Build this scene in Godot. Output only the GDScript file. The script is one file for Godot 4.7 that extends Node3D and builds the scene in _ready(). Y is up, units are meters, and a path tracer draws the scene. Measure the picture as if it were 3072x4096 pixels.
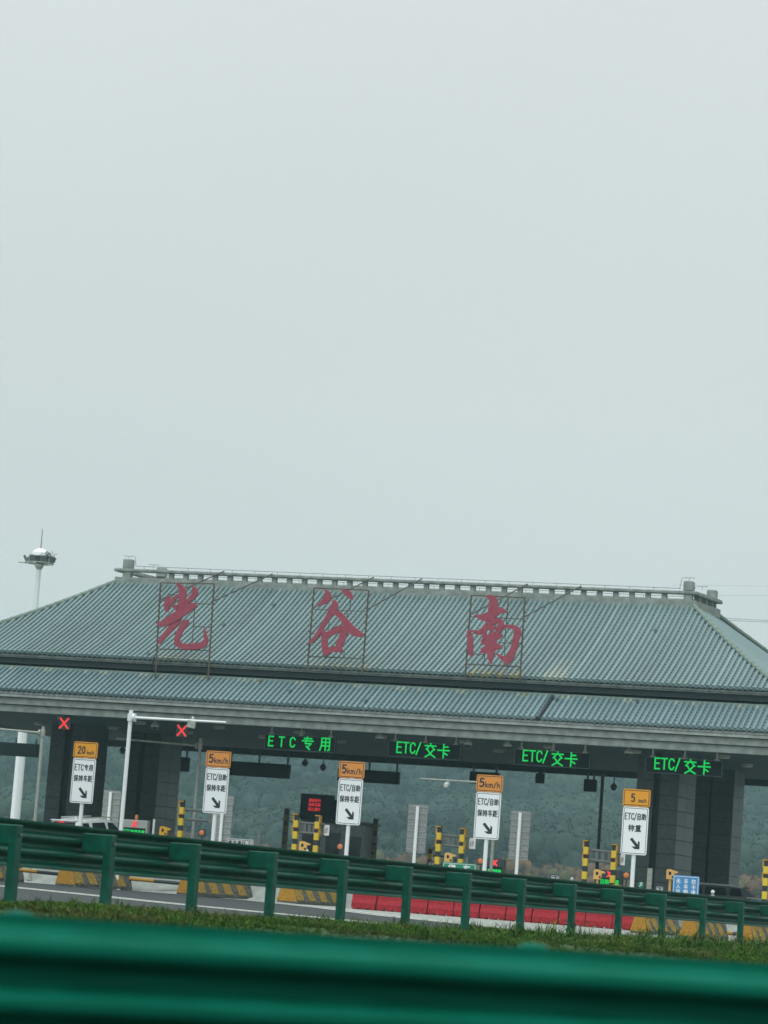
extends Node3D
# A highway toll station under an overcast sky, seen from a passing car. Metres, y up; x runs along the station's front, -z into it.

var taken := {}
var rng := RandomNumberGenerator.new()
var M := {}

# ---------------------------------------------------------------- naming and placing
func numbered(called: String) -> String:
	var k: int = taken.get(called, 0)
	taken[called] = k + 1
	return called if k == 0 else "%s_%03d" % [called, k]

func tag(o: Node3D, label := "", category := "", group := "", kind := "") -> Node3D:
	if label: o.set_meta("label", label)
	if category: o.set_meta("category", category)
	if group: o.set_meta("group", group)
	if kind: o.set_meta("kind", kind)
	return o

func thing(called: String, label: String, category: String, at := Vector3.ZERO, turn := 0.0, group := "") -> Node3D:
	var o := Node3D.new()
	o.name = numbered(called)
	add_child(o, true)
	o.position = at
	o.rotation.y = turn
	return tag(o, label, category, group)

func put(called: String, st: SurfaceTool, m: Material, parent: Node3D) -> MeshInstance3D:
	return put_mesh(called, st.commit(), m, parent)

func put_mesh(called: String, mesh: Mesh, m: Material, parent: Node3D) -> MeshInstance3D:
	var o := MeshInstance3D.new()
	o.name = called
	if parent == self:
		o.name = numbered(called)
	o.mesh = mesh
	o.material_override = m
	parent.add_child(o, true)
	return o

func many(called: String, mesh: Mesh, m: Material, parent: Node3D, places: Array, tints: Array) -> MultiMeshInstance3D:
	var mm := MultiMesh.new()
	mm.transform_format = MultiMesh.TRANSFORM_3D
	mm.use_colors = true
	mm.mesh = mesh
	mm.instance_count = places.size()
	for i in places.size():
		mm.set_instance_transform(i, places[i])
		mm.set_instance_color(i, tints[i])
	var o := MultiMeshInstance3D.new()
	o.name = called
	o.multimesh = mm
	o.material_override = m
	parent.add_child(o, true)
	o.set_meta("kind", "stuff")
	return o

func copy(o: Node3D, label: String, at: Vector3, turn := 0.0) -> Node3D:
	var c: Node3D = o.duplicate()
	var plain := String(o.name)
	c.name = numbered(plain)
	add_child(c, true)
	c.position = at
	c.rotation.y = turn
	c.set_meta("label", label)
	return c

# ---------------------------------------------------------------- materials (colours given as linear base colours)
func lin(r: float, g: float, b: float) -> Color:
	return Color(r, g, b).linear_to_srgb()

func paint(r: float, g: float, b: float, rough := 0.6, metal := 0.0) -> StandardMaterial3D:
	var m := StandardMaterial3D.new()
	m.albedo_color = lin(r, g, b)
	m.roughness = rough
	m.metallic = metal
	return m

func noise_picture(freq: float, a: Color, b: Color, lo := 0.25, hi := 0.75, kind := FastNoiseLite.TYPE_SIMPLEX_SMOOTH) -> NoiseTexture2D:
	var n := FastNoiseLite.new()
	n.noise_type = kind
	n.frequency = freq
	n.seed = int(freq * 7919.0) + 11
	n.fractal_octaves = 5
	var t := NoiseTexture2D.new()
	t.width = 512
	t.height = 512
	t.seamless = true
	t.noise = n
	var g := Gradient.new()
	g.offsets = PackedFloat32Array([lo, hi])
	g.colors = PackedColorArray([a, b])
	t.color_ramp = g
	return t

func worn(r: float, g: float, b: float, rough: float, spread: float, metres: float, dirt := Color(0.6, 0.62, 0.58)) -> StandardMaterial3D:
	var m := paint(r, g, b, rough)
	m.albedo_texture = noise_picture(0.012, Color(1, 1, 1).lerp(dirt, spread), Color(1, 1, 1))
	m.uv1_triplanar = true
	m.uv1_world_triplanar = true
	m.uv1_scale = Vector3.ONE / metres
	return m

func glow(r: float, g: float, b: float, energy: float) -> StandardMaterial3D:
	var m := paint(r * 0.3, g * 0.3, b * 0.3, 0.7)
	m.emission_enabled = true
	m.emission = lin(r, g, b)
	m.emission_energy_multiplier = energy
	return m

func tinted(rough: float) -> StandardMaterial3D:
	var m := paint(1, 1, 1, rough)
	m.vertex_color_use_as_albedo = true
	return m

# ---------------------------------------------------------------- shapes
func shape() -> SurfaceTool:
	var st := SurfaceTool.new()
	st.begin(Mesh.PRIMITIVE_TRIANGLES)
	return st

func tri(st: SurfaceTool, a: Vector3, b: Vector3, c: Vector3, na: Vector3, nb: Vector3, nc: Vector3) -> void:
	if (b - a).cross(c - a).dot(na + nb + nc) > 0.0:
		var t := b
		b = c
		c = t
		t = nb
		nb = nc
		nc = t
	st.set_normal(na)
	st.add_vertex(a)
	st.set_normal(nb)
	st.add_vertex(b)
	st.set_normal(nc)
	st.add_vertex(c)

func quad(st: SurfaceTool, a: Vector3, b: Vector3, c: Vector3, d: Vector3, out: Vector3) -> void:
	var n := (b - a).cross(c - a)
	if n.length_squared() < 1e-12:
		n = (c - a).cross(d - a)
	if n.length_squared() < 1e-14:
		return
	n = n.normalized()
	if n.dot(out) < 0.0:
		n = -n
	tri(st, a, b, c, n, n, n)
	tri(st, a, c, d, n, n, n)

func box(st: SurfaceTool, c: Vector3, s: Vector3, turn := Basis.IDENTITY) -> void:
	var h := s * 0.5
	for k in 3:
		for sign in [-1.0, 1.0]:
			var n := Vector3.ZERO
			n[k] = sign
			var u := Vector3.ZERO
			u[(k + 1) % 3] = h[(k + 1) % 3]
			var v := Vector3.ZERO
			v[(k + 2) % 3] = h[(k + 2) % 3]
			var o := n * h[k]
			quad(st, c + turn * (o - u - v), c + turn * (o + u - v), c + turn * (o + u + v), c + turn * (o - u + v), turn * n)

func soft_box(st: SurfaceTool, c: Vector3, s: Vector3, bevel: float, turn := Basis.IDENTITY) -> void:
	# a box whose twelve edges are chamfered
	var h := s * 0.5
	var i := h - Vector3.ONE * bevel
	for k in 3:
		var k1 := (k + 1) % 3
		var k2 := (k + 2) % 3
		for sign in [-1.0, 1.0]:
			var n := Vector3.ZERO
			n[k] = sign
			var p := []
			for q in [[-1, -1], [1, -1], [1, 1], [-1, 1]]:
				var w := n * h[k]
				w[k1] = q[0] * i[k1]
				w[k2] = q[1] * i[k2]
				p.append(c + turn * w)
			quad(st, p[0], p[1], p[2], p[3], turn * n)
		for q in [[-1, -1], [1, -1], [1, 1], [-1, 1]]:
			var e := []
			for z in [[1.0, 0.0, -1.0], [0.0, 1.0, -1.0], [0.0, 1.0, 1.0], [1.0, 0.0, 1.0]]:
				var w := Vector3.ZERO
				w[k] = z[2] * i[k]
				w[k1] = q[0] * (h[k1] if z[0] > 0.5 else i[k1])
				w[k2] = q[1] * (h[k2] if z[1] > 0.5 else i[k2])
				e.append(c + turn * w)
			var out := Vector3.ZERO
			out[k1] = q[0]
			out[k2] = q[1]
			quad(st, e[0], e[1], e[2], e[3], turn * out)
	for x in [-1, 1]:
		for y in [-1, 1]:
			for z in [-1, 1]:
				var n := (turn * Vector3(x, y, z)).normalized()
				tri(st, c + turn * Vector3(x * h.x, y * i.y, z * i.z), c + turn * Vector3(x * i.x, y * h.y, z * i.z), c + turn * Vector3(x * i.x, y * i.y, z * h.z), n, n, n)

func across(axis: Vector3) -> Vector3:
	return axis.cross(Vector3.RIGHT if absf(axis.x) < 0.8 else Vector3.UP).normalized()

func tube(st: SurfaceTool, a: Vector3, b: Vector3, ra: float, rb := -1.0, seg := 12, caps := true) -> void:
	if rb < 0.0:
		rb = ra
	var d := (b - a).normalized()
	var u := across(d)
	var v := d.cross(u)
	for i in seg:
		var t0 := TAU * i / seg
		var t1 := TAU * (i + 1) / seg
		var n0 := u * cos(t0) + v * sin(t0)
		var n1 := u * cos(t1) + v * sin(t1)
		tri(st, a + n0 * ra, a + n1 * ra, b + n1 * rb, n0, n1, n1)
		tri(st, a + n0 * ra, b + n1 * rb, b + n0 * rb, n0, n1, n0)
		if caps:
			tri(st, a, a + n0 * ra, a + n1 * ra, -d, -d, -d)
			tri(st, b, b + n0 * rb, b + n1 * rb, d, d, d)

func pipe(st: SurfaceTool, pts: Array, r: float, seg := 8) -> void:
	for i in pts.size() - 1:
		tube(st, pts[i], pts[i + 1], r, r, seg)

func lathe(st: SurfaceTool, at: Vector3, profile: Array, seg := 16, turn := Basis.IDENTITY) -> void:
	# profile: [radius, height] from the foot upwards
	for k in profile.size() - 1:
		var p: Array = profile[k]
		var q: Array = profile[k + 1]
		var slope := Vector2(float(q[1]) - float(p[1]), float(p[0]) - float(q[0])).normalized()
		for i in seg:
			var t0 := TAU * i / seg
			var t1 := TAU * (i + 1) / seg
			var d0 := Vector3(cos(t0), 0, sin(t0))
			var d1 := Vector3(cos(t1), 0, sin(t1))
			var n0 := turn * (d0 * slope.x + Vector3.UP * slope.y)
			var n1 := turn * (d1 * slope.x + Vector3.UP * slope.y)
			var a := at + turn * (d0 * float(p[0]) + Vector3.UP * float(p[1]))
			var b := at + turn * (d1 * float(p[0]) + Vector3.UP * float(p[1]))
			var c := at + turn * (d1 * float(q[0]) + Vector3.UP * float(q[1]))
			var d := at + turn * (d0 * float(q[0]) + Vector3.UP * float(q[1]))
			if float(p[0]) > 1e-4:
				tri(st, a, b, c, n0, n1, n1)
			if float(q[0]) > 1e-4:
				tri(st, a, c, d, n0, n1, n0)

func prism(st: SurfaceTool, outline: PackedVector2Array, z0: float, z1: float, turn := Transform3D.IDENTITY) -> void:
	# an outline in x and y, given a thickness from z0 to z1
	var ids := Geometry2D.triangulate_polygon(outline)
	var n := turn.basis.z.normalized()
	for i in range(0, ids.size(), 3):
		var a := outline[ids[i]]
		var b := outline[ids[i + 1]]
		var c := outline[ids[i + 2]]
		tri(st, turn * Vector3(a.x, a.y, z1), turn * Vector3(b.x, b.y, z1), turn * Vector3(c.x, c.y, z1), n, n, n)
		tri(st, turn * Vector3(a.x, a.y, z0), turn * Vector3(b.x, b.y, z0), turn * Vector3(c.x, c.y, z0), -n, -n, -n)
	var area := 0.0
	for i in outline.size():
		area += outline[i].cross(outline[(i + 1) % outline.size()])
	for i in outline.size():
		var a := outline[i]
		var b := outline[(i + 1) % outline.size()]
		var e := (b - a) * signf(area)
		quad(st, turn * Vector3(a.x, a.y, z0), turn * Vector3(b.x, b.y, z0), turn * Vector3(b.x, b.y, z1), turn * Vector3(a.x, a.y, z1), turn.basis * Vector3(e.y, -e.x, 0))

func rounded(w: float, h: float, r: float, c := Vector2.ZERO, n := 5) -> PackedVector2Array:
	var p := PackedVector2Array()
	for k in 4:
		var o := Vector2((w * 0.5 - r) * (1 if k in [0, 3] else -1), (h * 0.5 - r) * (1 if k < 2 else -1))
		for i in n + 1:
			var t := PI * 0.5 * (k + float(i) / n)
			p.append(c + o + Vector2(cos(t), sin(t)) * r)
	return p

func ribbon(st: SurfaceTool, pts: Array, w: float, z: float, at := Transform3D.IDENTITY, closed := false) -> void:
	# a flat painted line in the plane z of "at"
	var n := at.basis.z.normalized()
	var count := pts.size() if closed else pts.size() - 1
	for i in count:
		var a: Vector2 = pts[i]
		var b: Vector2 = pts[(i + 1) % pts.size()]
		var d := (b - a).normalized()
		a -= d * w * 0.38
		b += d * w * 0.38
		var s := Vector2(-d.y, d.x) * w * 0.5
		var zz := z + 0.0004 * (i % 7)
		quad(st, at * Vector3(a.x - s.x, a.y - s.y, zz), at * Vector3(b.x - s.x, b.y - s.y, zz), at * Vector3(b.x + s.x, b.y + s.y, zz), at * Vector3(a.x + s.x, a.y + s.y, zz), n)

# the strokes of each character on a square of 100 by 100; strokes apart by ';'
var glyphs := {
	"E": "8,0 8,100;8,98 56,98;8,52 48,52;8,2 56,2", "T": "4,97 60,97;32,97 32,0", "C": "58,76 48,94 28,98 12,82 8,50 12,18 28,2 48,6 58,24",
	"/": "2,-8 42,106", "5": "52,97 15,97 11,55 32,63 52,48 54,24 36,3 10,9", "2": "9,74 18,95 42,96 53,76 46,54 8,3 57,3", "0": "30,97 11,80 8,50 11,20 30,3 49,20 52,50 49,80 30,97",
	"k": "8,0 8,100;46,64 10,28;22,42 50,0", "m": "8,0 8,66;8,50 24,65 38,52 38,0;38,50 56,65 72,52 72,0", "h": "8,0 8,100;8,48 28,65 46,50 46,0",
	"专": "20,86 82,86;46,99 30,48 78,48 50,20;6,68 94,68;40,26 70,3", "用": "20,95 20,40 8,2;20,95 84,95 84,8 72,4;20,66 84,66;20,38 84,38;52,95 52,2",
	"交": "50,100 52,86;8,82 92,82;36,74 18,54;64,74 84,54;72,52 50,22 14,0;30,52 54,20 90,0", "卡": "50,100 50,56;50,80 84,80;6,54 94,54;50,54 50,0;54,36 80,22",
	"自": "48,100 38,86;20,86 80,86 80,0;20,86 20,0;20,58 80,58;20,32 80,32;20,4 80,4", "助": "10,92 10,14;10,92 40,92 40,18;10,68 40,68;10,44 40,44;4,12 46,20;50,74 92,74 88,12 76,6;68,98 66,50 44,4",
	"保": "24,98 6,60;18,74 18,0;40,94 86,94 86,66 40,66 40,94;32,46 96,46;62,64 62,0;60,42 32,10;64,42 96,10", "持": "4,78 36,78;22,98 22,6 12,10;4,38 38,50;48,84 90,84;68,98 68,64;42,64 96,64;42,42 96,42;80,62 80,4 68,8;52,30 60,18",
	"车": "14,86 86,86;46,100 24,54 82,54;6,30 94,30;52,66 52,0", "距": "10,94 38,94 38,66 10,66 10,94;24,66 24,12;24,42 40,42;10,48 10,8;4,6 42,16;52,94 94,94;52,94 52,4 96,4;52,66 86,66 86,36 52,36",
	"称": "36,96 8,86;4,70 42,70;22,90 22,0;22,66 4,30;24,56 40,40;62,98 48,66;58,82 92,82 88,66;70,82 70,4 60,10;56,56 46,26;82,56 94,26", "重": "78,98 20,90;6,80 94,80;22,66 78,66 78,36 22,36 22,66;22,51 78,51;50,92 50,4;14,20 86,20;4,3 96,3",
	"客": "50,100 50,90;8,70 8,86 92,86 92,70;42,80 16,50;36,70 72,70 40,44 6,32;40,58 66,42 96,32;28,28 74,28 74,2 28,2 28,28", "通": "12,92 22,80;6,58 24,58 20,14 4,4;20,14 40,4 96,2;40,94 84,94 62,80;40,76 40,20;40,76 88,76 88,20;40,58 88,58;40,40 88,40;64,76 64,20",
	"行": "30,98 8,76;36,74 6,44;22,60 22,0;46,88 92,88;42,60 96,60;74,60 74,4 62,8", "道": "12,92 22,80;6,58 24,58 20,14 4,4;20,14 40,4 96,2;50,98 56,86;80,98 72,86;36,84 96,84;46,72 86,72 86,18 46,18 46,72;46,54 86,54;46,36 86,36",
	"无": "18,90 82,90;8,58 92,58;50,90 46,40 10,4;58,58 58,10 90,8 92,24", "人": "50,96 46,50 8,4;48,60 92,4", "辆": "6,88 40,88;24,98 10,56 38,56;4,30 42,36;26,70 26,2;48,92 96,92;48,70 48,2;48,70 94,70 94,2;62,90 54,26;80,90 88,26",
	"减": "8,86 18,74;6,20 22,50;30,80 94,80;30,80 26,30 20,4;44,62 60,62;44,50 62,50 62,28 44,28 44,50;72,98 80,40 94,4;90,60 66,6;82,98 90,90", "请": "10,92 20,80;6,62 20,62 20,10 32,24;40,90 92,90;66,98 66,60;44,76 88,76;38,60 94,60;48,46 48,0;48,46 84,46 84,4;48,30 84,30;48,16 84,16",
	"仅": "28,98 6,56;18,72 18,0;36,86 88,86 68,36 34,4;46,70 70,32 96,4", "绿": "26,98 8,72 28,70 6,38 36,46;4,12 36,22;44,92 84,92 82,58;46,75 80,75;40,58 94,58;66,58 66,4 56,8;46,44 56,34;44,14 60,30;88,46 72,34;70,32 94,8",
	"停": "26,98 6,58;18,72 18,0;62,100 62,90;34,86 96,86;44,76 84,76 84,62 44,62 44,76;34,40 34,50 96,50 96,40;44,34 88,34;66,34 66,4 54,8", "止": "50,96 50,4;50,56 84,56;22,62 22,4;4,4 96,4", "禁": "8,84 46,84;28,98 28,54;26,80 6,58;54,84 94,84;74,98 74,54;76,80 96,58;18,46 82,46;6,32 94,32;50,32 50,2;30,22 14,6;70,22 86,6",
	"X": "5,98 63,2;63,98 5,2"}
var narrow := {"E": 62, "T": 64, "C": 64, "/": 44, "5": 62, "2": 62, "0": 60, "k": 52, "m": 82, "h": 54, "X": 68, " ": 40}

func text_width(words: String, h: float, squeeze: float, gap: float) -> float:
	var w := 0.0
	for ch in words:
		w += (float(narrow.get(ch, 100)) / 100.0 * squeeze + gap) * h
	return w - gap * h

func write(st: SurfaceTool, words: String, from: Vector2, h: float, thick: float, z: float, at := Transform3D.IDENTITY, squeeze := 1.0, gap := 0.12, centred := true) -> void:
	# lettering with its foot on from.y, centred on from.x
	var x := from.x - (text_width(words, h, squeeze, gap) * 0.5 if centred else 0.0)
	var layer := 0
	for ch in words:
		if glyphs.has(ch):
			for stroke in String(glyphs[ch]).split(";"):
				var pts := []
				for q in stroke.split(" "):
					var v := q.split(",")
					pts.append(Vector2(x + float(v[0]) * 0.01 * h * squeeze, from.y + float(v[1]) * 0.01 * h))
				layer = (layer + 1) % 9
				ribbon(st, pts, thick, z + 0.0006 * layer, at)
		x += (float(narrow.get(ch, 100)) / 100.0 * squeeze + gap) * h

func brush(st: SurfaceTool, ctrl: Array, z: float, deep: float) -> void:
	# a brush stroke of changing width through [x, y, width] points, given depth
	var mid := []
	var wid := []
	var last := ctrl.size() - 1
	for i in last:
		for k in 7:
			if k == 6 and i < last - 1:
				continue
			var t := k / 6.0
			var p0: Array = ctrl[maxi(i - 1, 0)]
			var p1: Array = ctrl[i]
			var p2: Array = ctrl[i + 1]
			var p3: Array = ctrl[mini(i + 2, last)]
			mid.append(Vector2(cubic_interpolate(p1[0], p2[0], p0[0], p3[0], t), cubic_interpolate(p1[1], p2[1], p0[1], p3[1], t)))
			wid.append(maxf(0.01, cubic_interpolate(p1[2], p2[2], p0[2], p3[2], t)))
	var lefts := []
	var rights := []
	for i in mid.size():
		var d: Vector2 = (mid[mini(i + 1, mid.size() - 1)] - mid[maxi(i - 1, 0)]).normalized()
		var s := Vector2(-d.y, d.x) * float(wid[i]) * 0.5
		lefts.append(mid[i] + s)
		rights.append(mid[i] - s)
	var f := func(p: Vector2, zz: float) -> Vector3: return Vector3(p.x, p.y, zz)
	for i in mid.size() - 1:
		quad(st, f.call(lefts[i], z), f.call(rights[i], z), f.call(rights[i + 1], z), f.call(lefts[i + 1], z), Vector3.BACK)
		quad(st, f.call(lefts[i], z - deep), f.call(rights[i], z - deep), f.call(rights[i + 1], z - deep), f.call(lefts[i + 1], z - deep), Vector3.FORWARD)
		var out: Vector2 = lefts[i] - mid[i]
		quad(st, f.call(lefts[i], z), f.call(lefts[i], z - deep), f.call(lefts[i + 1], z - deep), f.call(lefts[i + 1], z), Vector3(out.x, out.y, 0))
		quad(st, f.call(rights[i], z), f.call(rights[i], z - deep), f.call(rights[i + 1], z - deep), f.call(rights[i + 1], z), Vector3(-out.x, -out.y, 0))
	for e in [0, mid.size() - 1]:
		var out: Vector2 = mid[e] - mid[1 if e == 0 else e - 1]
		quad(st, f.call(lefts[e], z), f.call(rights[e], z), f.call(rights[e], z - deep), f.call(lefts[e], z - deep), Vector3(out.x, out.y, 0))

# height of the paved ground: level road, then a short rise to the toll plaza, which tilts down to the right
func paved(x: float, z: float) -> float:
	return (0.62 * smoothstep(101.6, 103.2, -z) + 0.38 * smoothstep(103.2, 107.0, -z)) * lerpf(1.02, 0.66, clampf((x + 46.0) / 26.0, 0.0, 1.0))

# ---------------------------------------------------------------- the green guardrails
func rail_profile(y: float) -> float:
	# how far a three-wave beam bulges out at the height y above its lower edge
	var v := 0.5 - 0.5 * cos(TAU * clampf(y - 0.01, 0.0, 0.486) / 0.162)
	return 0.083 * lerpf(v, smoothstep(0.1, 0.95, v), 0.7)

func beam_piece(path: Array, outward: Array, top: Array, tall := 0.506) -> SurfaceTool:
	# a three-wave steel sheet along the points of path; top is the height of its upper edge at each
	var st := shape()
	var rows := 42
	for skin in 2:
		for i in path.size() - 1:
			for k in rows:
				var p := []
				var n := []
				for c in [[i, k], [i + 1, k], [i + 1, k + 1], [i, k + 1]]:
					var y: float = 0.506 * c[1] / rows
					var o: Vector3 = outward[c[0]]
					var slope := (rail_profile(y + 0.003) - rail_profile(y - 0.003)) / 0.006
					var nn := (o - Vector3.UP * slope).normalized()
					p.append(path[c[0]] + o * (rail_profile(y) - 0.005 * skin) + Vector3.UP * (float(top[c[0]]) - tall + y * tall / 0.506))
					n.append(nn if skin == 0 else -nn)
				tri(st, p[0], p[1], p[2], n[0], n[1], n[2])
				tri(st, p[0], p[2], p[3], n[0], n[2], n[3])
	for i in path.size() - 1:
		for e in [0.0, tall]:
			var a: Vector3 = path[i] + Vector3.UP * (float(top[i]) - tall + e)
			var b: Vector3 = path[i + 1] + Vector3.UP * (float(top[i + 1]) - tall + e)
			quad(st, a, b, b - outward[i + 1] * 0.005, a - outward[i] * 0.005, Vector3.UP * (e - 0.2))
	return st

func far_guardrail() -> void:
	var a := Vector3(-13.68, 0.555, -29.94)
	var b := Vector3(-10.77, 0.365, -54.26)
	var along := (b - a).normalized()
	var out := Vector3(along.z, 0, -along.x).normalized()
	if out.x > 0.0:
		out = -out
	var t := thing("guardrail", "dark green three-wave guardrail on the grass verge, its row of posts facing us", "guardrail", a)
	var step := 2.43
	for i in range(-5, 18):
		var p := along * (2.24 * i + 0.0225 * i * maxf(i, 0.0))
		var st := shape()
		soft_box(st, p + Vector3(0, 0.435, 0), Vector3(0.11, 0.97, 0.14), 0.012, Basis(Vector3.UP, atan2(along.x, along.z)))
		var post := put("post", st, M.rail, t)
		st = shape()
		soft_box(st, p + out * 0.2 + Vector3(0, 0.8, 0), Vector3(0.33, 0.24, 0.16), 0.012, Basis(Vector3.UP, atan2(along.x, along.z)))
		put("spacer_block", st, M.rail, post)
		st = shape()
		var face := p - out * 0.07
		lathe(st, face + Vector3(0, 0.8, 0), [[0.0, 0.0], [0.022, 0.0], [0.022, 0.015], [0.0, 0.02]], 6, Basis(along, PI * 0.5))
		put("bolt", st, M.steel_dark, post)
	for k in range(-2, 5):
		var path := []
		var outs := []
		var tops := []
		for i in 7:
			var s := step * (k * 4 + i * 4.0 / 6.0) + (0.12 if i == 6 else 0.0)
			path.append(along * s + out * (0.38 + 0.004 * (k & 1)))
			outs.append(out)
			tops.append(1.0)
		put("beam", beam_piece(path, outs, tops, 0.57), M.rail, t)

func near_guardrail() -> void:
	var pts := [Vector3(-6.9, 0, -4.4), Vector3(-5.6, 0, -5.45), Vector3(-4.4, 0, -6.5), Vector3(-3.41, 0, -7.41), Vector3(-2.92, 0, -7.86), Vector3(-2.45, 0, -8.36), Vector3(-2.02, 0, -8.7), Vector3(-1.44, 0, -9.11), Vector3(-0.6, 0, -9.62), Vector3(0.5, 0, -10.2), Vector3(2.0, 0, -10.9)]
	var curve := Curve3D.new()
	for p in pts:
		curve.add_point(p)
	var t := thing("guardrail", "bright green three-wave guardrail close in front of us, blurred, crossing the whole bottom", "guardrail", Vector3.ZERO)
	var length := curve.get_baked_length()
	var path := []
	var outs := []
	var tops := []
	var n := 44
	for i in n + 1:
		var s := length * i / n
		# averaged so that the sheet bends smoothly
		var p := Vector3.ZERO
		for k in 5:
			p += curve.sample_baked(clampf(s + (k - 2) * 0.35, 0.0, length)) / 5.0
		path.append(p)
		tops.append(0.97)
	for i in n + 1:
		var d: Vector3 = (path[mini(i + 1, n)] - path[maxi(i - 1, 0)]).normalized()
		outs.append(Vector3(-d.z, 0, d.x))
	put("beam", beam_piece(path, outs, tops), M.rail_near, t)
	for at in [Vector3(-3.47, 0, -7.66), Vector3(-2.22, 0, -9.05), Vector3(-5.0, 0, -6.25), Vector3(-0.6, 0, -10.0)]:
		var st := shape()
		lathe(st, at + Vector3(0.0, -0.3, 0.0), [[0.057, 0.0], [0.052, 1.247], [0.056, 1.249], [0.056, 1.26], [0.042, 1.274], [0.0, 1.28]], 20)
		put("post", st, M.rail_near, t)

# ---------------------------------------------------------------- the station
const EAVE_Z := -105.0
const RIDGE_Z := -113.0
const EAVE_Y := 9.42
const RIDGE_Y := 13.36
const XL := -47.94
const XR := -21.77
const SIDE := 5.2
const BACK := 3.2
const SKEW := 0.14

func roof_y(t: float) -> float:
	return lerpf(EAVE_Y, RIDGE_Y, 0.84 * t + 0.16 * t * t)

func tile_mesh() -> ArrayMesh:
	# one half-round cover tile, 0.34 m long along z, its lower end a little wider
	var st := shape()
	var seg := 6
	for i in seg:
		var a := PI * i / seg
		var b := PI * (i + 1) / seg
		var na := Vector3(cos(a), sin(a), 0)
		var nb := Vector3(cos(b), sin(b), 0)
		tri(st, na * 0.061 + Vector3(0, 0, -0.17), nb * 0.061 + Vector3(0, 0, -0.17), nb * 0.066 + Vector3(0, 0, 0.17), na, nb, nb)
		tri(st, na * 0.061 + Vector3(0, 0, -0.17), nb * 0.066 + Vector3(0, 0, 0.17), na * 0.066 + Vector3(0, 0, 0.17), na, nb, na)
		tri(st, Vector3(0, 0, 0.17), na * 0.066 + Vector3(0, 0, 0.17), nb * 0.066 + Vector3(0, 0, 0.17), Vector3.BACK, Vector3.BACK, Vector3.BACK)
	return st.commit()

func pan_mesh() -> ArrayMesh:
	# one flat under-tile, tipped so that each lies on the next
	var st := shape()
	var a := Vector3(-0.08, 0.0, -0.17)
	var b := Vector3(0.08, 0.0, -0.17)
	var c := Vector3(0.08, 0.026, 0.15)
	var d := Vector3(-0.08, 0.026, 0.15)
	quad(st, a, b, c, d, Vector3.UP)
	quad(st, d, c, Vector3(0.08, -0.01, 0.15), Vector3(-0.08, -0.01, 0.15), Vector3.BACK)
	return st.commit()

func cap_mesh() -> ArrayMesh:
	# the round disc that closes a row of cover tiles at the eave
	var st := shape()
	tube(st, Vector3(0, 0.02, 0.14), Vector3(0, 0.02, 0.2), 0.08, 0.08, 12)
	return st.commit()

func lay_tiles(front: MeshInstance3D, edge_a: Vector3, edge_b: Vector3, top_a: Vector3, top_b: Vector3, height: Callable, rows_up: int, stain: Callable) -> void:
	# tiles over a sloping face whose eave runs from edge_a to edge_b and whose upper edge runs from top_a to top_b
	var covers := []
	var pans := []
	var caps := []
	var c_tint := []
	var p_tint := []
	var k_tint := []
	var dir := (edge_b - edge_a).normalized()
	var run := (top_a - edge_a) - dir * (top_a - edge_a).dot(dir)
	run.y = 0.0
	var a0 := edge_a.dot(dir)
	var total := (edge_b - edge_a).length()
	var cut_a := (top_a - edge_a).dot(dir)
	var cut_b := (edge_b - top_b).dot(dir)
	var n := int(total / 0.225)
	for i in n + 1:
		var s := total * i / n
		var shade := 1.0 + rng.randf_range(-0.08, 0.08) + (0.18 if rng.randf() < 0.03 else 0.0)
		for k in rows_up:
			var t := (k + 0.5) / rows_up
			if s < cut_a * t or s > total - cut_b * t:
				break
			var h0: float = height.call(t - 0.5 / rows_up)
			var h1: float = height.call(t + 0.5 / rows_up)
			var up := (run / rows_up + Vector3.UP * (h1 - h0))
			var z := -up.normalized()
			var y := z.cross(dir).normalized()
			if y.y < 0.0:
				y = -y
			var x := y.cross(z)
			var base := Basis(x, y, z)
			base.z *= up.length() / 0.31
			var flat_at := edge_a + dir * s + run * t
			var p := Vector3(flat_at.x, (h0 + h1) * 0.5, flat_at.z)
			var col: Color = stain.call(p, t)
			if rng.randf() < 0.002:
				col = Color(col.r * 0.45, col.g * 0.45, col.b * 0.45)
			var v := shade * (1.0 + rng.randf_range(-0.05, 0.05))
			covers.append(Transform3D(base, p + y * 0.03))
			c_tint.append(Color(col.r * v, col.g * v, col.b * v))
			if i < n:
				pans.append(Transform3D(base, p + dir * 0.1125 - y * 0.01))
				var w := 0.88 * (1.0 + rng.randf_range(-0.05, 0.05))
				p_tint.append(Color(col.r * w, col.g * w, col.b * w))
			if k == 0:
				caps.append(Transform3D(Basis(x, y, z), p + y * 0.03 + z * 0.02))
				k_tint.append(Color(col.r * v * 0.95, col.g * v * 0.95, col.b * v * 0.95))
	many("cover_tiles", tile_mesh(), M.tile, front, covers, c_tint)
	many("under_tiles", pan_mesh(), M.tile, front, pans, p_tint)
	many("eave_discs", cap_mesh(), M.tile, front, caps, k_tint)

func face(edge_a: Vector3, edge_b: Vector3, top_a: Vector3, top_b: Vector3, height: Callable) -> SurfaceTool:
	var st := shape()
	var n := 8
	for k in n:
		var p := []
		for c in [[0, k], [1, k], [1, k + 1], [0, k + 1]]:
			var t := float(c[1]) / n
			var q := edge_a.lerp(top_a, t) if c[0] == 0 else edge_b.lerp(top_b, t)
			p.append(Vector3(q.x, float(height.call(t)) - 0.03, q.z))
		quad(st, p[0], p[1], p[2], p[3], Vector3.UP)
		var dn := Vector3.DOWN * 0.12
		quad(st, p[0] + dn, p[1] + dn, p[2] + dn, p[3] + dn, Vector3.DOWN)
	return st

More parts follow.
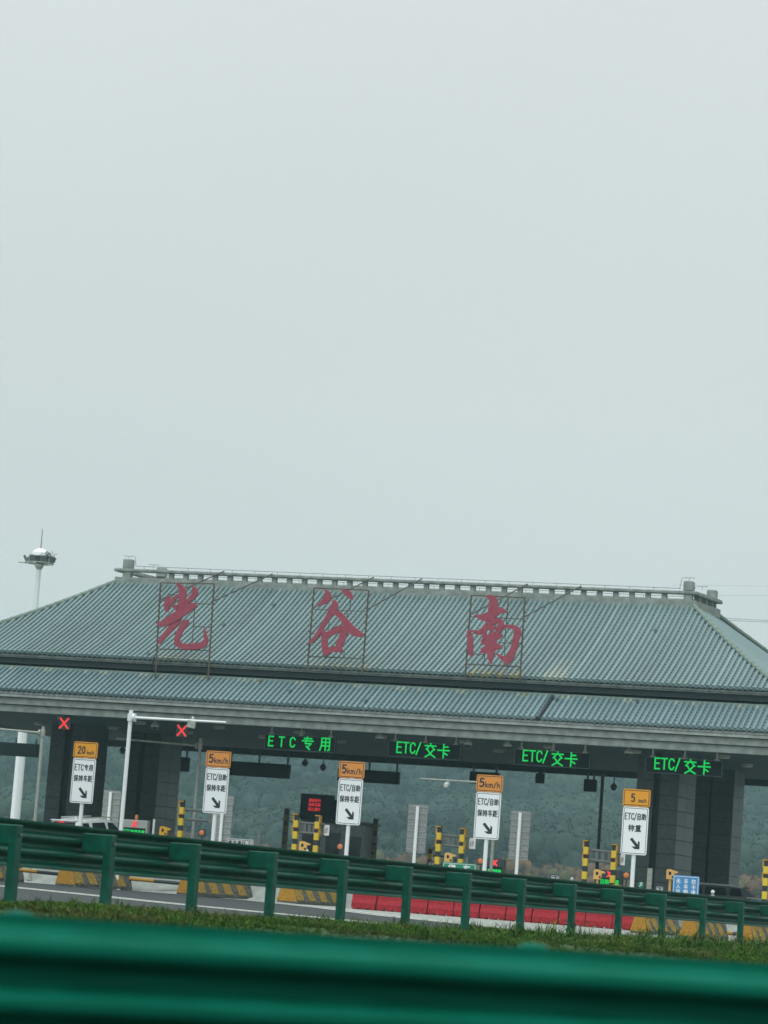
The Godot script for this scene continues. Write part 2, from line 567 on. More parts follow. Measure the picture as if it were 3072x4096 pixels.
func hip(parent: Node3D, a: Vector3, b: Vector3, height: Callable) -> void:
	# the raised ridge that covers the corner between two roof faces, built of short half-round tiles
	var st := shape()
	var n := 22
	for k in n:
		var p := []
		for e in [0.0, 1.06]:
			var t: float = clampf((k + e) / n, 0.0, 1.0)
			var q := a.lerp(b, t)
			p.append(Vector3(q.x, float(height.call(t)) + 0.07, q.z))
		tube(st, p[0], p[1], 0.11, 0.095, 10)
	put("hip_ridge", st, M.ridge, parent)

func wall(st: SurfaceTool, a: Vector3, b: Vector3, thick: float, y0: float, y1: float) -> void:
	# an upright slab from a to b
	var d := Vector3(b.x - a.x, 0, b.z - a.z)
	box(st, Vector3((a.x + b.x) * 0.5, (y0 + y1) * 0.5, (a.z + b.z) * 0.5), Vector3(thick, y1 - y0, d.length()), Basis(Vector3.UP, atan2(d.x, d.z)))

func station() -> void:
	var t := thing("toll_station", "wide toll station with a double tier grey tiled hip roof on dark panelled piers", "toll station", Vector3.ZERO)
	var base := Color(0.168, 0.24, 0.24)
	var stain := func(p: Vector3, tt: float) -> Color:
		var c := base
		var n := sin(p.x * 0.9) * sin(p.x * 0.37 + p.z * 0.5) * 0.06
		c = Color(c.r * (1.0 + n), c.g * (1.0 + n), c.b * (1.0 + n))
		if tt < 0.1 and p.z > -110.0:
			for s in [[-42.31, -40.13, 0.45], [-35.84, -33.27, 0.5], [-29.18, -26.88, 1.0]]:
				if p.x > s[0] and p.x < s[1]:
					c = c.lerp(Color(0.42, 0.34, 0.13), s[2] * (1.0 - tt * 9.0) * clampf(0.45 + 0.55 * sin(p.x * 11.0), 0.1, 1.0))
		if tt < 0.28 and absf(p.x - -25.72) < 0.5:
			c = c.lerp(Color(0.42, 0.42, 0.33), 0.55 * (1.0 - tt * 3.2))
		return c
	var el := XL - SIDE
	var er := XR + SIDE
	var bz := RIDGE_Z - BACK
	var be := bz - 8.0
	# the plan is not quite square: the back lies a little further right
	var kr := BACK * SKEW
	var ke := (BACK + 8.0) * SKEW
	var f := put("upper_roof_front", face(Vector3(el, 0, EAVE_Z), Vector3(er, 0, EAVE_Z), Vector3(XL, 0, RIDGE_Z), Vector3(XR, 0, RIDGE_Z), roof_y), M.roof_bed, t)
	lay_tiles(f, Vector3(el, 0, EAVE_Z), Vector3(er, 0, EAVE_Z), Vector3(XL, 0, RIDGE_Z), Vector3(XR, 0, RIDGE_Z), roof_y, 28, stain)
	f = put("upper_roof_right", face(Vector3(er, 0, EAVE_Z), Vector3(er + ke, 0, be), Vector3(XR, 0, RIDGE_Z), Vector3(XR + kr, 0, bz), roof_y), M.roof_bed, t)
	lay_tiles(f, Vector3(er, 0, EAVE_Z), Vector3(er + ke, 0, be), Vector3(XR, 0, RIDGE_Z), Vector3(XR + kr, 0, bz), roof_y, 24, stain)
	f = put("upper_roof_left", face(Vector3(el, 0, EAVE_Z), Vector3(el + ke, 0, be), Vector3(XL, 0, RIDGE_Z), Vector3(XL + kr, 0, bz), roof_y), M.roof_bed, t)
	lay_tiles(f, Vector3(el, 0, EAVE_Z), Vector3(el + ke, 0, be), Vector3(XL, 0, RIDGE_Z), Vector3(XL + kr, 0, bz), roof_y, 24, stain)
	put("upper_roof_back", face(Vector3(el + ke, 0, be), Vector3(er + ke, 0, be), Vector3(XL + kr, 0, bz), Vector3(XR + kr, 0, bz), roof_y), M.roof_bed, t)
	for c in [[el, EAVE_Z, XL, RIDGE_Z], [er, EAVE_Z, XR, RIDGE_Z], [el + ke, be, XL + kr, bz], [er + ke, be, XR + kr, bz]]:
		hip(t, Vector3(c[0], 0, c[1]), Vector3(c[2], 0, c[3]), roof_y)
	# under the upper eave: a pale board, then the dark recessed wall
	var st := shape()
	box(st, Vector3((el + er) * 0.5, EAVE_Y - 0.13, EAVE_Z - 0.12), Vector3(er - el, 0.14, 0.16))
	wall(st, Vector3(el + 0.12, 0, EAVE_Z - 0.22), Vector3(el + ke + 0.12, 0, be + 0.1), 0.16, EAVE_Y - 0.2, EAVE_Y - 0.06)
	wall(st, Vector3(er - 0.12, 0, EAVE_Z - 0.22), Vector3(er + ke - 0.12, 0, be + 0.1), 0.16, EAVE_Y - 0.2, EAVE_Y - 0.06)
	put("upper_eave_board", st, M.concrete, t)
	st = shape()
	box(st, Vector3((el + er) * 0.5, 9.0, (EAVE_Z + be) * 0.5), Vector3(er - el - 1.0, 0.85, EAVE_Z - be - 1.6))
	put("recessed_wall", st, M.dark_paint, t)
	st = shape()
	box(st, Vector3((el + er) * 0.5, EAVE_Y - 0.32, EAVE_Z - 0.45), Vector3(er - el - 0.6, 0.22, 0.4))
	put("eave_gutter", st, M.dark_metal, t)
	# lower tier
	var ol := el - 2.2
	var right_edge := er + 2.2
	var oz := -102.8
	var ob := be - 2.2
	var low := func(tt: float) -> float: return lerpf(7.70, 8.76, tt)
	var plain := func(p: Vector3, tt: float) -> Color:
		var c := Color(0.155, 0.23, 0.242)
		var n := sin(p.x * 0.8 + 1.0) * sin(p.x * 0.29) * 0.07
		c = Color(c.r * (1.0 + n), c.g * (1.0 + n), c.b * (1.0 + n))
		for s in [-44.65, -25.71]:
			if absf(p.x - float(s)) < 0.1 and p.z > -110.0:
				c = Color(0.03, 0.045, 0.05)
		if tt > 0.85 and sin(p.x * 2.3) * sin(p.x * 5.1) > 0.35:
			c = c.lerp(Color(0.42, 0.4, 0.3), 0.5)
		return c
	f = put("lower_roof_front", face(Vector3(ol, 0, oz), Vector3(right_edge, 0, oz), Vector3(el, 0, EAVE_Z), Vector3(er, 0, EAVE_Z), low), M.roof_bed, t)
	lay_tiles(f, Vector3(ol, 0, oz), Vector3(right_edge, 0, oz), Vector3(el, 0, EAVE_Z), Vector3(er, 0, EAVE_Z), low, 8, plain)
	f = put("lower_roof_right", face(Vector3(right_edge, 0, oz), Vector3(right_edge, 0, ob), Vector3(er, 0, EAVE_Z), Vector3(er + ke, 0, be), low), M.roof_bed, t)
	lay_tiles(f, Vector3(right_edge, 0, oz), Vector3(right_edge, 0, ob), Vector3(er, 0, EAVE_Z), Vector3(er + ke, 0, be), low, 8, plain)
	put("lower_roof_left", face(Vector3(ol, 0, oz), Vector3(ol, 0, ob), Vector3(el, 0, EAVE_Z), Vector3(el + ke, 0, be), low), M.roof_bed, t)
	put("lower_roof_back", face(Vector3(ol, 0, ob), Vector3(right_edge, 0, ob), Vector3(el + ke, 0, be), Vector3(er + ke, 0, be), low), M.roof_bed, t)
	st = shape()
	box(st, Vector3((el + er) * 0.5, 8.79, EAVE_Z - 0.05), Vector3(er - el, 0.16, 0.2))
	put("flashing", st, M.ridge, t)
	# stepped fascia under the lower eave
	var cx := (ol + right_edge) * 0.5
	var cz := (oz + ob) * 0.5
	var w := right_edge - ol
	var d := oz - ob
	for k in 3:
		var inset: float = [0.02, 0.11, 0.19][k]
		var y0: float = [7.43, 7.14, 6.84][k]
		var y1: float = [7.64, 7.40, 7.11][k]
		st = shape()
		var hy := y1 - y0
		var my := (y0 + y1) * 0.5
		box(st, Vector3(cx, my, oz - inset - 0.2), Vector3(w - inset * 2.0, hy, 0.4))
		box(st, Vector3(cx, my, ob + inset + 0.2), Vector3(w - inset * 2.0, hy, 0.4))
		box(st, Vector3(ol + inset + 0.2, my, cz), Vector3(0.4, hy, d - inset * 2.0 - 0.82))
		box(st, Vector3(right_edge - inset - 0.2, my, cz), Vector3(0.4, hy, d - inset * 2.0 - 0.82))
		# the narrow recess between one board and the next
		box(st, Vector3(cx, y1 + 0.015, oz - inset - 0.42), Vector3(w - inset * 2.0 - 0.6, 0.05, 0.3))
		put("fascia_board", st, M.fascia if k == 0 else M.fascia_shaded, t)  # light falling off down the boards is put into their colours
	st = shape()
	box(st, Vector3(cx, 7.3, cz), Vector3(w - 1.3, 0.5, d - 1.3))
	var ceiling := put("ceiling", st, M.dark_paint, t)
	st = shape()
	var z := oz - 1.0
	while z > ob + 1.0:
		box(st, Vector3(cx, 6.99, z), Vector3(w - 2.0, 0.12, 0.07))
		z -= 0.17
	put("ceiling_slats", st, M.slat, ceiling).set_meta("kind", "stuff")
	for k in 12:
		for z_at in [-106.5, -112.0]:
			st = shape()
			var lx := -54.0 + k * 3.5
			lathe(st, Vector3(lx, 6.8, z_at), [[0.0, 0.0], [0.2, 0.0], [0.24, 0.03], [0.24, 0.13]], 14)
			put("ceiling_lamp", st, M.lamp_off, ceiling)
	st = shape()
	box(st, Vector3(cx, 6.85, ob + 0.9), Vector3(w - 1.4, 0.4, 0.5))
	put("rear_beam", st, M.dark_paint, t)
	parapet(t)
	piers(t)

func parapet(t: Node3D) -> void:
	var y0 := 13.28
	var y1: float = 13.65
	var y2: float = 13.85 + 0.05
	var y3: float = 14.02 + 0.02
	var xl: float = -47.94
	var xr: float = -21.70
	var zf := RIDGE_Z + 0.06
	var zb := RIDGE_Z - BACK - 0.06
	var kr := (BACK + 0.1) * SKEW
	var st := shape()
	var cx := (xl + xr) * 0.5
	box(st, Vector3(cx, (y0 + y1) * 0.5, zf - 0.2), Vector3(xr - xl, y1 - y0, 0.4))
	box(st, Vector3(cx + kr, (y0 + y1) * 0.5, zb + 0.2), Vector3(xr - xl, y1 - y0, 0.4))
	wall(st, Vector3(xl + 0.2, 0, zf - 0.4), Vector3(xl + 0.2 + kr, 0, zb + 0.4), 0.4, y0, y1 - 0.003)
	wall(st, Vector3(xr - 0.2, 0, zf - 0.4), Vector3(xr - 0.2 + kr, 0, zb + 0.4), 0.4, y0, y1 - 0.003)
	box(st, Vector3(cx, y0 - 0.05, (zf + zb) * 0.5), Vector3(xr - xl - 0.8, 0.1, zf - zb - 0.8))
	var base := put("parapet", st, M.concrete, t)
	st = shape()
	soft_box(st, Vector3(cx, (y2 + y3) * 0.5, zf - 0.16), Vector3(xr - xl + 0.16, y3 - y2, 0.32), 0.03)
	soft_box(st, Vector3(cx + kr, (y2 + y3) * 0.5, zb + 0.16), Vector3(xr - xl + 0.16, y3 - y2, 0.32), 0.03)
	for xx in [xl + 0.14, xr - 0.14]:
		wall(st, Vector3(xx, 0, zf - 0.38), Vector3(xx + kr, 0, zb + 0.38), 0.43, y2 + 0.004, y3 - 0.004)
	put("coping", st, M.concrete, base)
	var x := xl + 2.62
	while x < xr - 1.0:
		st = shape()
		box(st, Vector3(x, (y1 + y2) * 0.5, zf - 0.2), Vector3(0.21, y2 - y1, 0.2))
		put("baluster", st, M.concrete, base)
		x += 0.695
	for k in 3:
		st = shape()
		box(st, Vector3(xr - 0.2 + kr * (0.25 + 0.25 * k), (y1 + y2) * 0.5, lerpf(zf, zb, 0.25 + 0.25 * k)), Vector3(0.26, y2 - y1, 0.24))
		put("baluster", st, M.concrete, base)
	for c in [[xl + 0.52, zf - 0.22], [xl + 0.52 + kr, zb + 0.22], [xr - 0.36, zf - 0.22], [xr - 0.36 + kr, zb + 0.22]]:
		st = shape()
		box(st, Vector3(c[0], (y1 + y2) * 0.5, c[1]), Vector3(0.36, y2 - y1, 0.34))
		soft_box(st, Vector3(c[0], y3 + 0.21, c[1]), Vector3(0.42, 0.44, 0.42), 0.04)
		put("corner_post", st, M.concrete, base)
	st = shape()
	var wy := y3 + 0.13
	for zz in [zf - 0.16, zb + 0.16]:
		pipe(st, [Vector3(xl + 0.9, wy, zz), Vector3(xr - 0.7, wy - 0.02, zz)], 0.011, 5)
		x = xl + 1.3
		while x < xr - 0.8:
			pipe(st, [Vector3(x, y3, zz), Vector3(x, wy, zz)], 0.009, 4)
			x += 1.05
		for e in [[xl + 0.52, 1.0], [xr - 0.36, -1.0]]:
			var top: float = y3 + 0.57
			pipe(st, [Vector3(e[0] - 0.25, top, zz), Vector3(e[0] + 0.25, top, zz)], 0.011, 5)
			pipe(st, [Vector3(e[0] + 0.3 * e[1], top, zz), Vector3(e[0] + 0.38 * e[1], wy, zz)], 0.011, 5)
			pipe(st, [Vector3(e[0], y3 + 0.4, zz), Vector3(e[0], top, zz)], 0.009, 4)
	put("lightning_wire", st, M.steel_dark, base)

func pier(t: Node3D, x0: float, x1: float, x2: float, x3: float, z0: float, deep: float, foot: float) -> void:
	# two square shafts side by side, a dark slot between, clad in recessed-joint panels
	var top := 6.95
	var st := shape()
	for s in [[x0, x1], [x2, x3]]:
		box(st, Vector3((s[0] + s[1]) * 0.5, (foot + top) * 0.5, z0 - deep * 0.5), Vector3(s[1] - s[0] - 0.05, top - foot, deep - 0.05))
	box(st, Vector3((x1 + x2) * 0.5, (foot + top) * 0.5, z0 - deep * 0.5 - 0.1), Vector3(x2 - x1 + 0.06, top - foot, deep - 0.5))
	var core := put("pier", st, M.joint, t)
	var rows := 11
	var h := (top - foot) / rows
	for r in rows:
		var y := foot + h * (r + 0.5)
		for s in [[x0, x1], [x2, x3]]:
			st = shape()
			soft_box(st, Vector3((s[0] + s[1]) * 0.5, y, z0 - 0.015), Vector3(s[1] - s[0], h - 0.022, 0.03), 0.006)
			put("panel", st, M.panels[rng.randi() % 4], core)
		for k in 2:
			st = shape()
			var dz := deep / 2.0
			soft_box(st, Vector3(x3 + 0.005, y, z0 - 0.03 - dz * (k + 0.5)), Vector3(0.03, h - 0.022, dz - 0.018), 0.006)
			put("panel", st, M.panels[rng.randi() % 4], core)

func piers(t: Node3D) -> void:
	pier(t, -49.93, -49.25, -48.91, -48.22, -112.0, 2.4, 1.0)
	pier(t, -47.92, -47.30, -47.06, -46.34, -116.0, 2.7, 1.0)
	pier(t, -22.48, -21.80, -21.54, -20.82, -107.0, 3.6, 0.7)
	pier(t, -22.20, -21.58, -21.47, -20.55, -118.0, 2.6, 0.7)

func roof_character(called: String, label: String, at: Vector3, strokes: Array, bars: Array, braces: Array) -> void:
	var t := thing(called, label, "roof lettering", at, 0.0, "red characters on the roof")
	var i := 0
	var st := shape()
	for s in strokes:
		i += 1
		brush(st, s, 0.02 + 0.006 * i, 0.1)
	put("character", st, M.red_letter, t)
	st = shape()
	for b in bars:
		var p: Vector2 = b[0] - Vector2(at.x, at.y)
		var q: Vector2 = b[1] - Vector2(at.x, at.y)
		tube(st, Vector3(p.x, p.y, -0.12), Vector3(q.x, q.y, -0.12), b[2], b[2], 6)
	put("frame", st, M.rust, t)
	for b in braces:
		st = shape()
		tube(st, b[0] - at, b[1] - at, 0.03, 0.03, 6)
		put("brace", st, M.rust_dark, t)

func roof_lettering() -> void:
	roof_character("roof_character", "red brush-style character 光 on a rusty frame, leftmost on the roof", Vector3(-42.20, 9.80, -104.30),
		[
		[[0.65, 2.73, 0.03], [0.83, 2.59, 0.20], [0.96, 2.41, 0.31], [0.98, 2.12, 0.30], [0.93, 1.78, 0.30], [0.89, 1.47, 0.37], [0.78, 1.19, 0.35], [0.57, 0.85, 0.26], [0.33, 0.55, 0.21], [0.18, 0.33, 0.18], [0.13, 0.21, 0.09]],
		[[0.35, 2.18, 0.09], [0.34, 1.98, 0.23], [0.32, 1.73, 0.21], [0.36, 1.51, 0.10]],
		[[0.38, 1.83, 0.26], [0.56, 2.01, 0.18], [0.77, 2.24, 0.13]],
		[[0.58, 1.79, 0.04], [0.68, 1.75, 0.17], [0.80, 1.71, 0.26]],
		[[1.37, 2.63, 0.04], [1.51, 2.47, 0.21], [1.48, 2.27, 0.24], [1.27, 2.03, 0.18], [1.10, 1.76, 0.06]],
		[[-0.07, 1.06, 0.04], [0.17, 1.02, 0.23], [0.44, 1.16, 0.32], [0.74, 1.34, 0.37], [1.07, 1.54, 0.32], [1.34, 1.75, 0.30], [1.52, 1.82, 0.24], [1.61, 1.77, 0.12]],
		[[1.34, 1.20, 0.13], [1.23, 1.12, 0.24], [1.09, 0.93, 0.26], [0.96, 0.67, 0.24], [0.91, 0.44, 0.23], [0.96, 0.26, 0.24], [1.15, 0.16, 0.24], [1.44, 0.15, 0.25], [1.79, 0.19, 0.26], [2.05, 0.26, 0.27], [2.17, 0.45, 0.18], [2.11, 0.67, 0.13], [2.05, 0.93, 0.05]]],
		[[Vector2(-42.28, 12.53), Vector2(-42.16, 8.60), 0.035], [Vector2(-39.94, 12.58), Vector2(-39.86, 8.65), 0.035], [Vector2(-42.28, 12.53), Vector2(-39.94, 12.58), 0.025], [Vector2(-42.21, 9.80), Vector2(-39.89, 9.85), 0.022], [Vector2(-40.69, 11.74), Vector2(-39.95, 11.74), 0.018], [Vector2(-40.70, 10.80), Vector2(-39.94, 10.79), 0.018], [Vector2(-40.71, 12.23), Vector2(-40.68, 10.11), 0.018], [Vector2(-41.45, 10.57), Vector2(-41.44, 9.83), 0.015], [Vector2(-42.25, 11.78), Vector2(-41.40, 11.80), 0.018]],
		[[Vector3(-42.30, 11.80, -104.42), Vector3(-42.80, 14.09, -113.00)], [Vector3(-39.96, 11.84, -104.42), Vector3(-40.54, 14.05, -113.00)], [Vector3(-42.27, 9.50, -104.42), Vector3(-42.69, 8.97, -105.20)], [Vector3(-39.97, 9.38, -104.42), Vector3(-40.23, 8.91, -105.20)]])
	roof_character("roof_character", "red brush-style character 谷 on a rusty frame, in the middle of the roof", Vector3(-35.62, 9.81, -104.30),
		[
		[[0.51, 2.71, 0.04], [0.64, 2.53, 0.22], [0.61, 2.35, 0.30], [0.44, 2.19, 0.19], [0.24, 2.06, 0.07]],
		[[1.19, 2.75, 0.03], [1.37, 2.66, 0.20], [1.53, 2.54, 0.24], [1.64, 2.42, 0.16], [1.69, 2.39, 0.09]],
		[[0.88, 2.30, 0.08], [0.96, 2.12, 0.27], [0.88, 1.89, 0.30], [0.75, 1.67, 0.23], [0.58, 1.34, 0.20], [0.38, 0.97, 0.17], [0.18, 0.66, 0.13], [-0.08, 0.48, 0.05]],
		[[0.92, 1.83, 0.21], [1.10, 1.77, 0.23], [1.28, 1.64, 0.25], [1.45, 1.45, 0.29], [1.66, 1.22, 0.34], [1.87, 1.06, 0.33], [2.10, 0.98, 0.23], [2.27, 0.95, 0.11]],
		[[0.52, 1.11, 0.05], [0.59, 0.94, 0.21], [0.65, 0.63, 0.25], [0.69, 0.36, 0.25], [0.73, 0.14, 0.21], [0.74, 0.02, 0.05]],
		[[0.69, 0.88, 0.22], [0.92, 0.97, 0.22], [1.15, 1.12, 0.27], [1.33, 1.15, 0.29], [1.43, 0.99, 0.31], [1.38, 0.77, 0.29], [1.30, 0.57, 0.27], [1.26, 0.37, 0.24]],
		[[0.77, 0.22, 0.27], [0.97, 0.30, 0.22], [1.20, 0.34, 0.25], [1.33, 0.30, 0.23], [1.40, 0.23, 0.11]]],
		[[Vector2(-35.63, 12.58), Vector2(-35.65, 9.21), 0.035], [Vector2(-33.32, 12.58), Vector2(-33.32, 9.23), 0.035], [Vector2(-35.63, 12.58), Vector2(-33.32, 12.58), 0.025], [Vector2(-35.62, 9.81), Vector2(-33.31, 9.82), 0.022], [Vector2(-35.63, 11.71), Vector2(-33.32, 11.72), 0.018], [Vector2(-34.05, 12.16), Vector2(-34.05, 11.71), 0.018], [Vector2(-34.14, 11.70), Vector2(-34.14, 11.19), 0.018], [Vector2(-34.88, 11.27), Vector2(-34.90, 10.85), 0.015], [Vector2(-35.63, 10.73), Vector2(-35.14, 10.73), 0.018], [Vector2(-34.15, 10.06), Vector2(-34.16, 9.82), 0.018]],
		[[Vector3(-35.66, 11.73, -104.42), Vector3(-35.88, 14.09, -113.00)], [Vector3(-33.32, 11.80, -104.42), Vector3(-33.70, 14.11, -113.00)]])
	roof_character("roof_character", "red brush-style character 南 on a rusty frame, rightmost on the roof", Vector3(-29.06, 9.81, -104.30),
		[
		[[0.67, 2.71, 0.08], [0.84, 2.66, 0.23], [0.96, 2.53, 0.33], [0.96, 2.32, 0.36], [0.94, 2.07, 0.37], [0.88, 1.85, 0.32], [0.76, 1.63, 0.16]],
		[[0.22, 1.96, 0.02], [0.47, 1.88, 0.20], [0.72, 1.89, 0.34], [1.01, 2.03, 0.28], [1.24, 2.17, 0.26], [1.42, 2.15, 0.15], [1.57, 2.12, 0.02]],
		[[0.01, 1.30, 0.11], [0.10, 1.10, 0.23], [0.14, 0.79, 0.23], [0.17, 0.53, 0.22], [0.23, 0.29, 0.07]],
		[[0.01, 1.26, 0.11], [0.19, 1.31, 0.08], [0.42, 1.25, 0.18], [0.61, 1.36, 0.20], [0.82, 1.53, 0.23], [1.03, 1.70, 0.20], [1.21, 1.77, 0.21], [1.33, 1.65, 0.23], [1.29, 1.47, 0.23], [1.21, 1.31, 0.20]],
		[[1.38, 1.53, 0.13], [1.69, 1.55, 0.15], [1.93, 1.49, 0.22], [2.03, 1.35, 0.29], [1.99, 1.11, 0.26], [1.94, 0.79, 0.27], [1.85, 0.46, 0.27], [1.73, 0.24, 0.30], [1.66, 0.02, 0.05]],
		[[1.74, 0.24, 0.26], [1.50, 0.29, 0.18], [1.21, 0.48, 0.03]],
		[[0.60, 0.85, 0.15], [0.81, 0.96, 0.33], [1.08, 1.10, 0.31], [1.31, 1.17, 0.25], [1.40, 1.15, 0.14]],
		[[0.59, 0.57, 0.15], [0.74, 0.57, 0.27], [1.03, 0.68, 0.28], [1.29, 0.74, 0.22], [1.46, 0.68, 0.06]],
		[[1.04, 1.35, 0.11], [1.01, 1.10, 0.40], [1.00, 0.83, 0.42], [1.01, 0.57, 0.34], [1.01, 0.30, 0.23], [1.03, 0.05, 0.06]],
		[[0.69, 1.36, 0.13], [0.70, 1.18, 0.20], [0.75, 1.03, 0.20]],
		[[0.87, 1.40, 0.16], [1.03, 1.45, 0.14], [1.16, 1.47, 0.11]]],
		[[Vector2(-29.05, 12.55), Vector2(-29.07, 9.23), 0.035], [Vector2(-26.86, 12.54), Vector2(-26.84, 9.26), 0.035], [Vector2(-29.05, 12.55), Vector2(-26.86, 12.54), 0.025], [Vector2(-29.06, 9.81), Vector2(-26.84, 9.81), 0.022], [Vector2(-29.03, 11.69), Vector2(-26.87, 11.69), 0.018], [Vector2(-27.53, 12.51), Vector2(-27.54, 11.29), 0.02], [Vector2(-27.56, 11.29), Vector2(-27.53, 9.88), 0.018], [Vector2(-29.06, 10.21), Vector2(-28.34, 10.22), 0.018], [Vector2(-28.34, 10.22), Vector2(-28.35, 9.82), 0.018], [Vector2(-27.79, 10.72), Vector2(-26.87, 10.74), 0.018]],
		[[Vector3(-29.06, 11.76, -104.42), Vector3(-29.00, 14.06, -113.00)], [Vector3(-26.87, 11.76, -104.42), Vector3(-26.66, 14.06, -113.00)]])

# ---------------------------------------------------------------- signs and lamps
func plate(t: Node3D, called: String, w: float, h: float, r: float, c: Vector2, z: float, m: Material, line: Material, inset: float, lw: float) -> MeshInstance3D:
	var st := shape()
	prism(st, rounded(w, h, r, c), z - 0.025, z)
	var o := put(called, st, m, t)
	if line:
		st = shape()
		ribbon(st, Array(rounded(w - inset * 2.0, h - inset * 2.0, maxf(r - inset, 0.02), c)), lw, z + 0.003, Transform3D.IDENTITY, true)
		put("border_line", st, line, o)
	return o

func lane_sign(label: String, x: float, top: float, speed: String, amber: bool, words: Array) -> void:
	var z := -101.0
	var y0 := paved(x, z)
	var t := thing("lane_sign", label, "road sign", Vector3(x, y0, z), 0.0, "lane signs in front of the station")
	var up := top - y0
	var st := shape()
	tube(st, Vector3(0, 0, -0.11), Vector3(0, up - 0.15, -0.11), 0.08, 0.08, 14)
	put("post", st, M.white_pole, t)
	var p := plate(t, "speed_plate", 1.03, 0.64, 0.07, Vector2(0, up - 0.32), 0.0, M.amber_plate if amber else M.orange_plate, M.print_black, 0.05, 0.022)
	st = shape()
	if amber:
		write(st, speed, Vector2(-0.33 if speed.length() > 1 else -0.21, up - 0.47), 0.29, 0.05, 0.004, Transform3D.IDENTITY, 0.85, 0.1, false)
		write(st, "km/h", Vector2(0.08, up - 0.48), 0.13, 0.02, 0.004, Transform3D.IDENTITY, 0.85, 0.1, false)
	else:
		write(st, speed, Vector2(-0.4, up - 0.46), 0.32, 0.06, 0.004, Transform3D.IDENTITY, 1.0, 0.1, false)
		write(st, "km/h", Vector2(-0.17, up - 0.47), 0.2, 0.034, 0.004, Transform3D.IDENTITY, 1.05, 0.16, false)
	put("lettering", st, M.print_black, p)
	var wt := up - 0.66
	p = plate(t, "lane_plate", 0.98, 1.76, 0.08, Vector2(0, wt - 0.88), 0.0, M.white_plate, M.print_black, 0.05, 0.018)
	st = shape()
	var fs: float = 0.235
	for i in words.size():
		var w: String = words[i]
		var width := text_width(w, fs, 1.0, 0.07)
		write(st, w, Vector2(0, wt - 0.47 - 0.43 * i), fs, 0.031, 0.004, Transform3D.IDENTITY, minf(1.0, 0.78 / width), 0.07)
	put("lettering", st, M.print_black, p)
	st = shape()
	var arrow := PackedVector2Array([Vector2(-0.19, 0.14), Vector2(-0.11, 0.21), Vector2(0.12, -0.04), Vector2(0.12, 0.11), Vector2(0.19, 0.05), Vector2(0.19, -0.21), Vector2(0.0, -0.21), Vector2(-0.11, -0.12), Vector2(0.04, -0.12)])
	for i in arrow.size():
		arrow[i] += Vector2(0.03, wt - 1.34)
	prism(st, arrow, 0.002, 0.005)
	put("arrow", st, M.print_black, p)
	st = shape()
	for y in [up - 0.2, up - 0.45, wt - 0.3, wt - 0.9, wt - 1.5]:
		box(st, Vector3(0, y, -0.035), Vector3(0.8, 0.05, 0.02))
	put("bracket", st, M.steel, t)

func sign_back(label: String, x: float, top: float, z: float) -> void:
	var s := 1.1
	# the same kind of sign for the other direction, seen from behind: grey plates, ribs, a white post
	var y0 := paved(x, z)
	var t := thing("sign_back", label, "road sign", Vector3(x, y0, z), 0.0, "lane signs seen from behind")
	var up := top - y0
	var st := shape()
	prism(st, rounded(0.98 * s, 0.5 * s, 0.06, Vector2(0, up - 0.25 * s)), -0.03, -0.005)
	put("speed_plate", st, M.plate_back, t)
	st = shape()
	prism(st, rounded(0.95 * s, 1.78 * s, 0.06, Vector2(0, up - 1.4 * s)), -0.03, -0.005)
	put("lane_plate", st, M.plate_back, t)
	for k in 8:
		st = shape()
		box(st, Vector3(0, up - (0.1 + 0.29 * k) * s, 0.012), Vector3(0.92 * s, 0.035, 0.03))
		put("rib", st, M.steel, t)
	st = shape()
	tube(st, Vector3(0, 0, 0.12), Vector3(0, up - 0.08, 0.12), 0.085, 0.085, 14)
	put("post", st, M.white_pole, t)

func led_sign(label: String, left: float, right: float, y: float, spaced: bool) -> void:
	var z := -104.0
	var w := right - left
	var t := thing("led_lane_display", label, "LED display", Vector3((left + right) * 0.5, y, z), 0.0, "green LED displays under the canopy front")
	var st := shape()
	soft_box(st, Vector3.ZERO, Vector3(w, 0.6, 0.16), 0.015)
	var c := put("cabinet", st, M.led_case, t)
	st = shape()
	for s in [[0.0, 0.29, w, 0.02], [0.0, -0.29, w, 0.02]]:
		box(st, Vector3(s[0], s[1], 0.083), Vector3(s[2] - 0.04, s[3], 0.02))
	for s in [-1, 1]:
		box(st, Vector3(s * (w * 0.5 - 0.012), 0, 0.083), Vector3(0.02, 0.56, 0.02))
	put("cabinet_frame", st, M.led_frame, c)
	st = shape()
	if spaced:
		var k := 0
		for ch in "ETC专用":
			var cjk := k > 2
			write(st, ch, Vector2([-1.22, -0.77, -0.31, 0.33, 1.07][k], -0.24 if cjk else -0.17), 0.52 if cjk else 0.39, 0.058, 0.095, Transform3D.IDENTITY, 1.0, 0.1)
			k += 1
	else:
		write(st, "ETC/", Vector2(-w * 0.5 + 0.33, -0.14), 0.42, 0.058, 0.095, Transform3D.IDENTITY, 0.92, 0.07, false)
		write(st, "交卡", Vector2(-w * 0.5 + 1.46, -0.24), 0.53, 0.058, 0.095, Transform3D.IDENTITY, 1.0, 0.02, false)
	put("glowing_text", st, M.led_green, t)
	for f in [-0.42, 0.0, 0.42]:
		st = shape()
		lathe(st, Vector3(w * f, 0.3, 0), [[0.0, 0.0], [0.13, 0.0], [0.09, 0.05], [0.035, 0.12], [0.025, 0.42]], 12)
		put("hanger", st, M.lamp_shade, t)

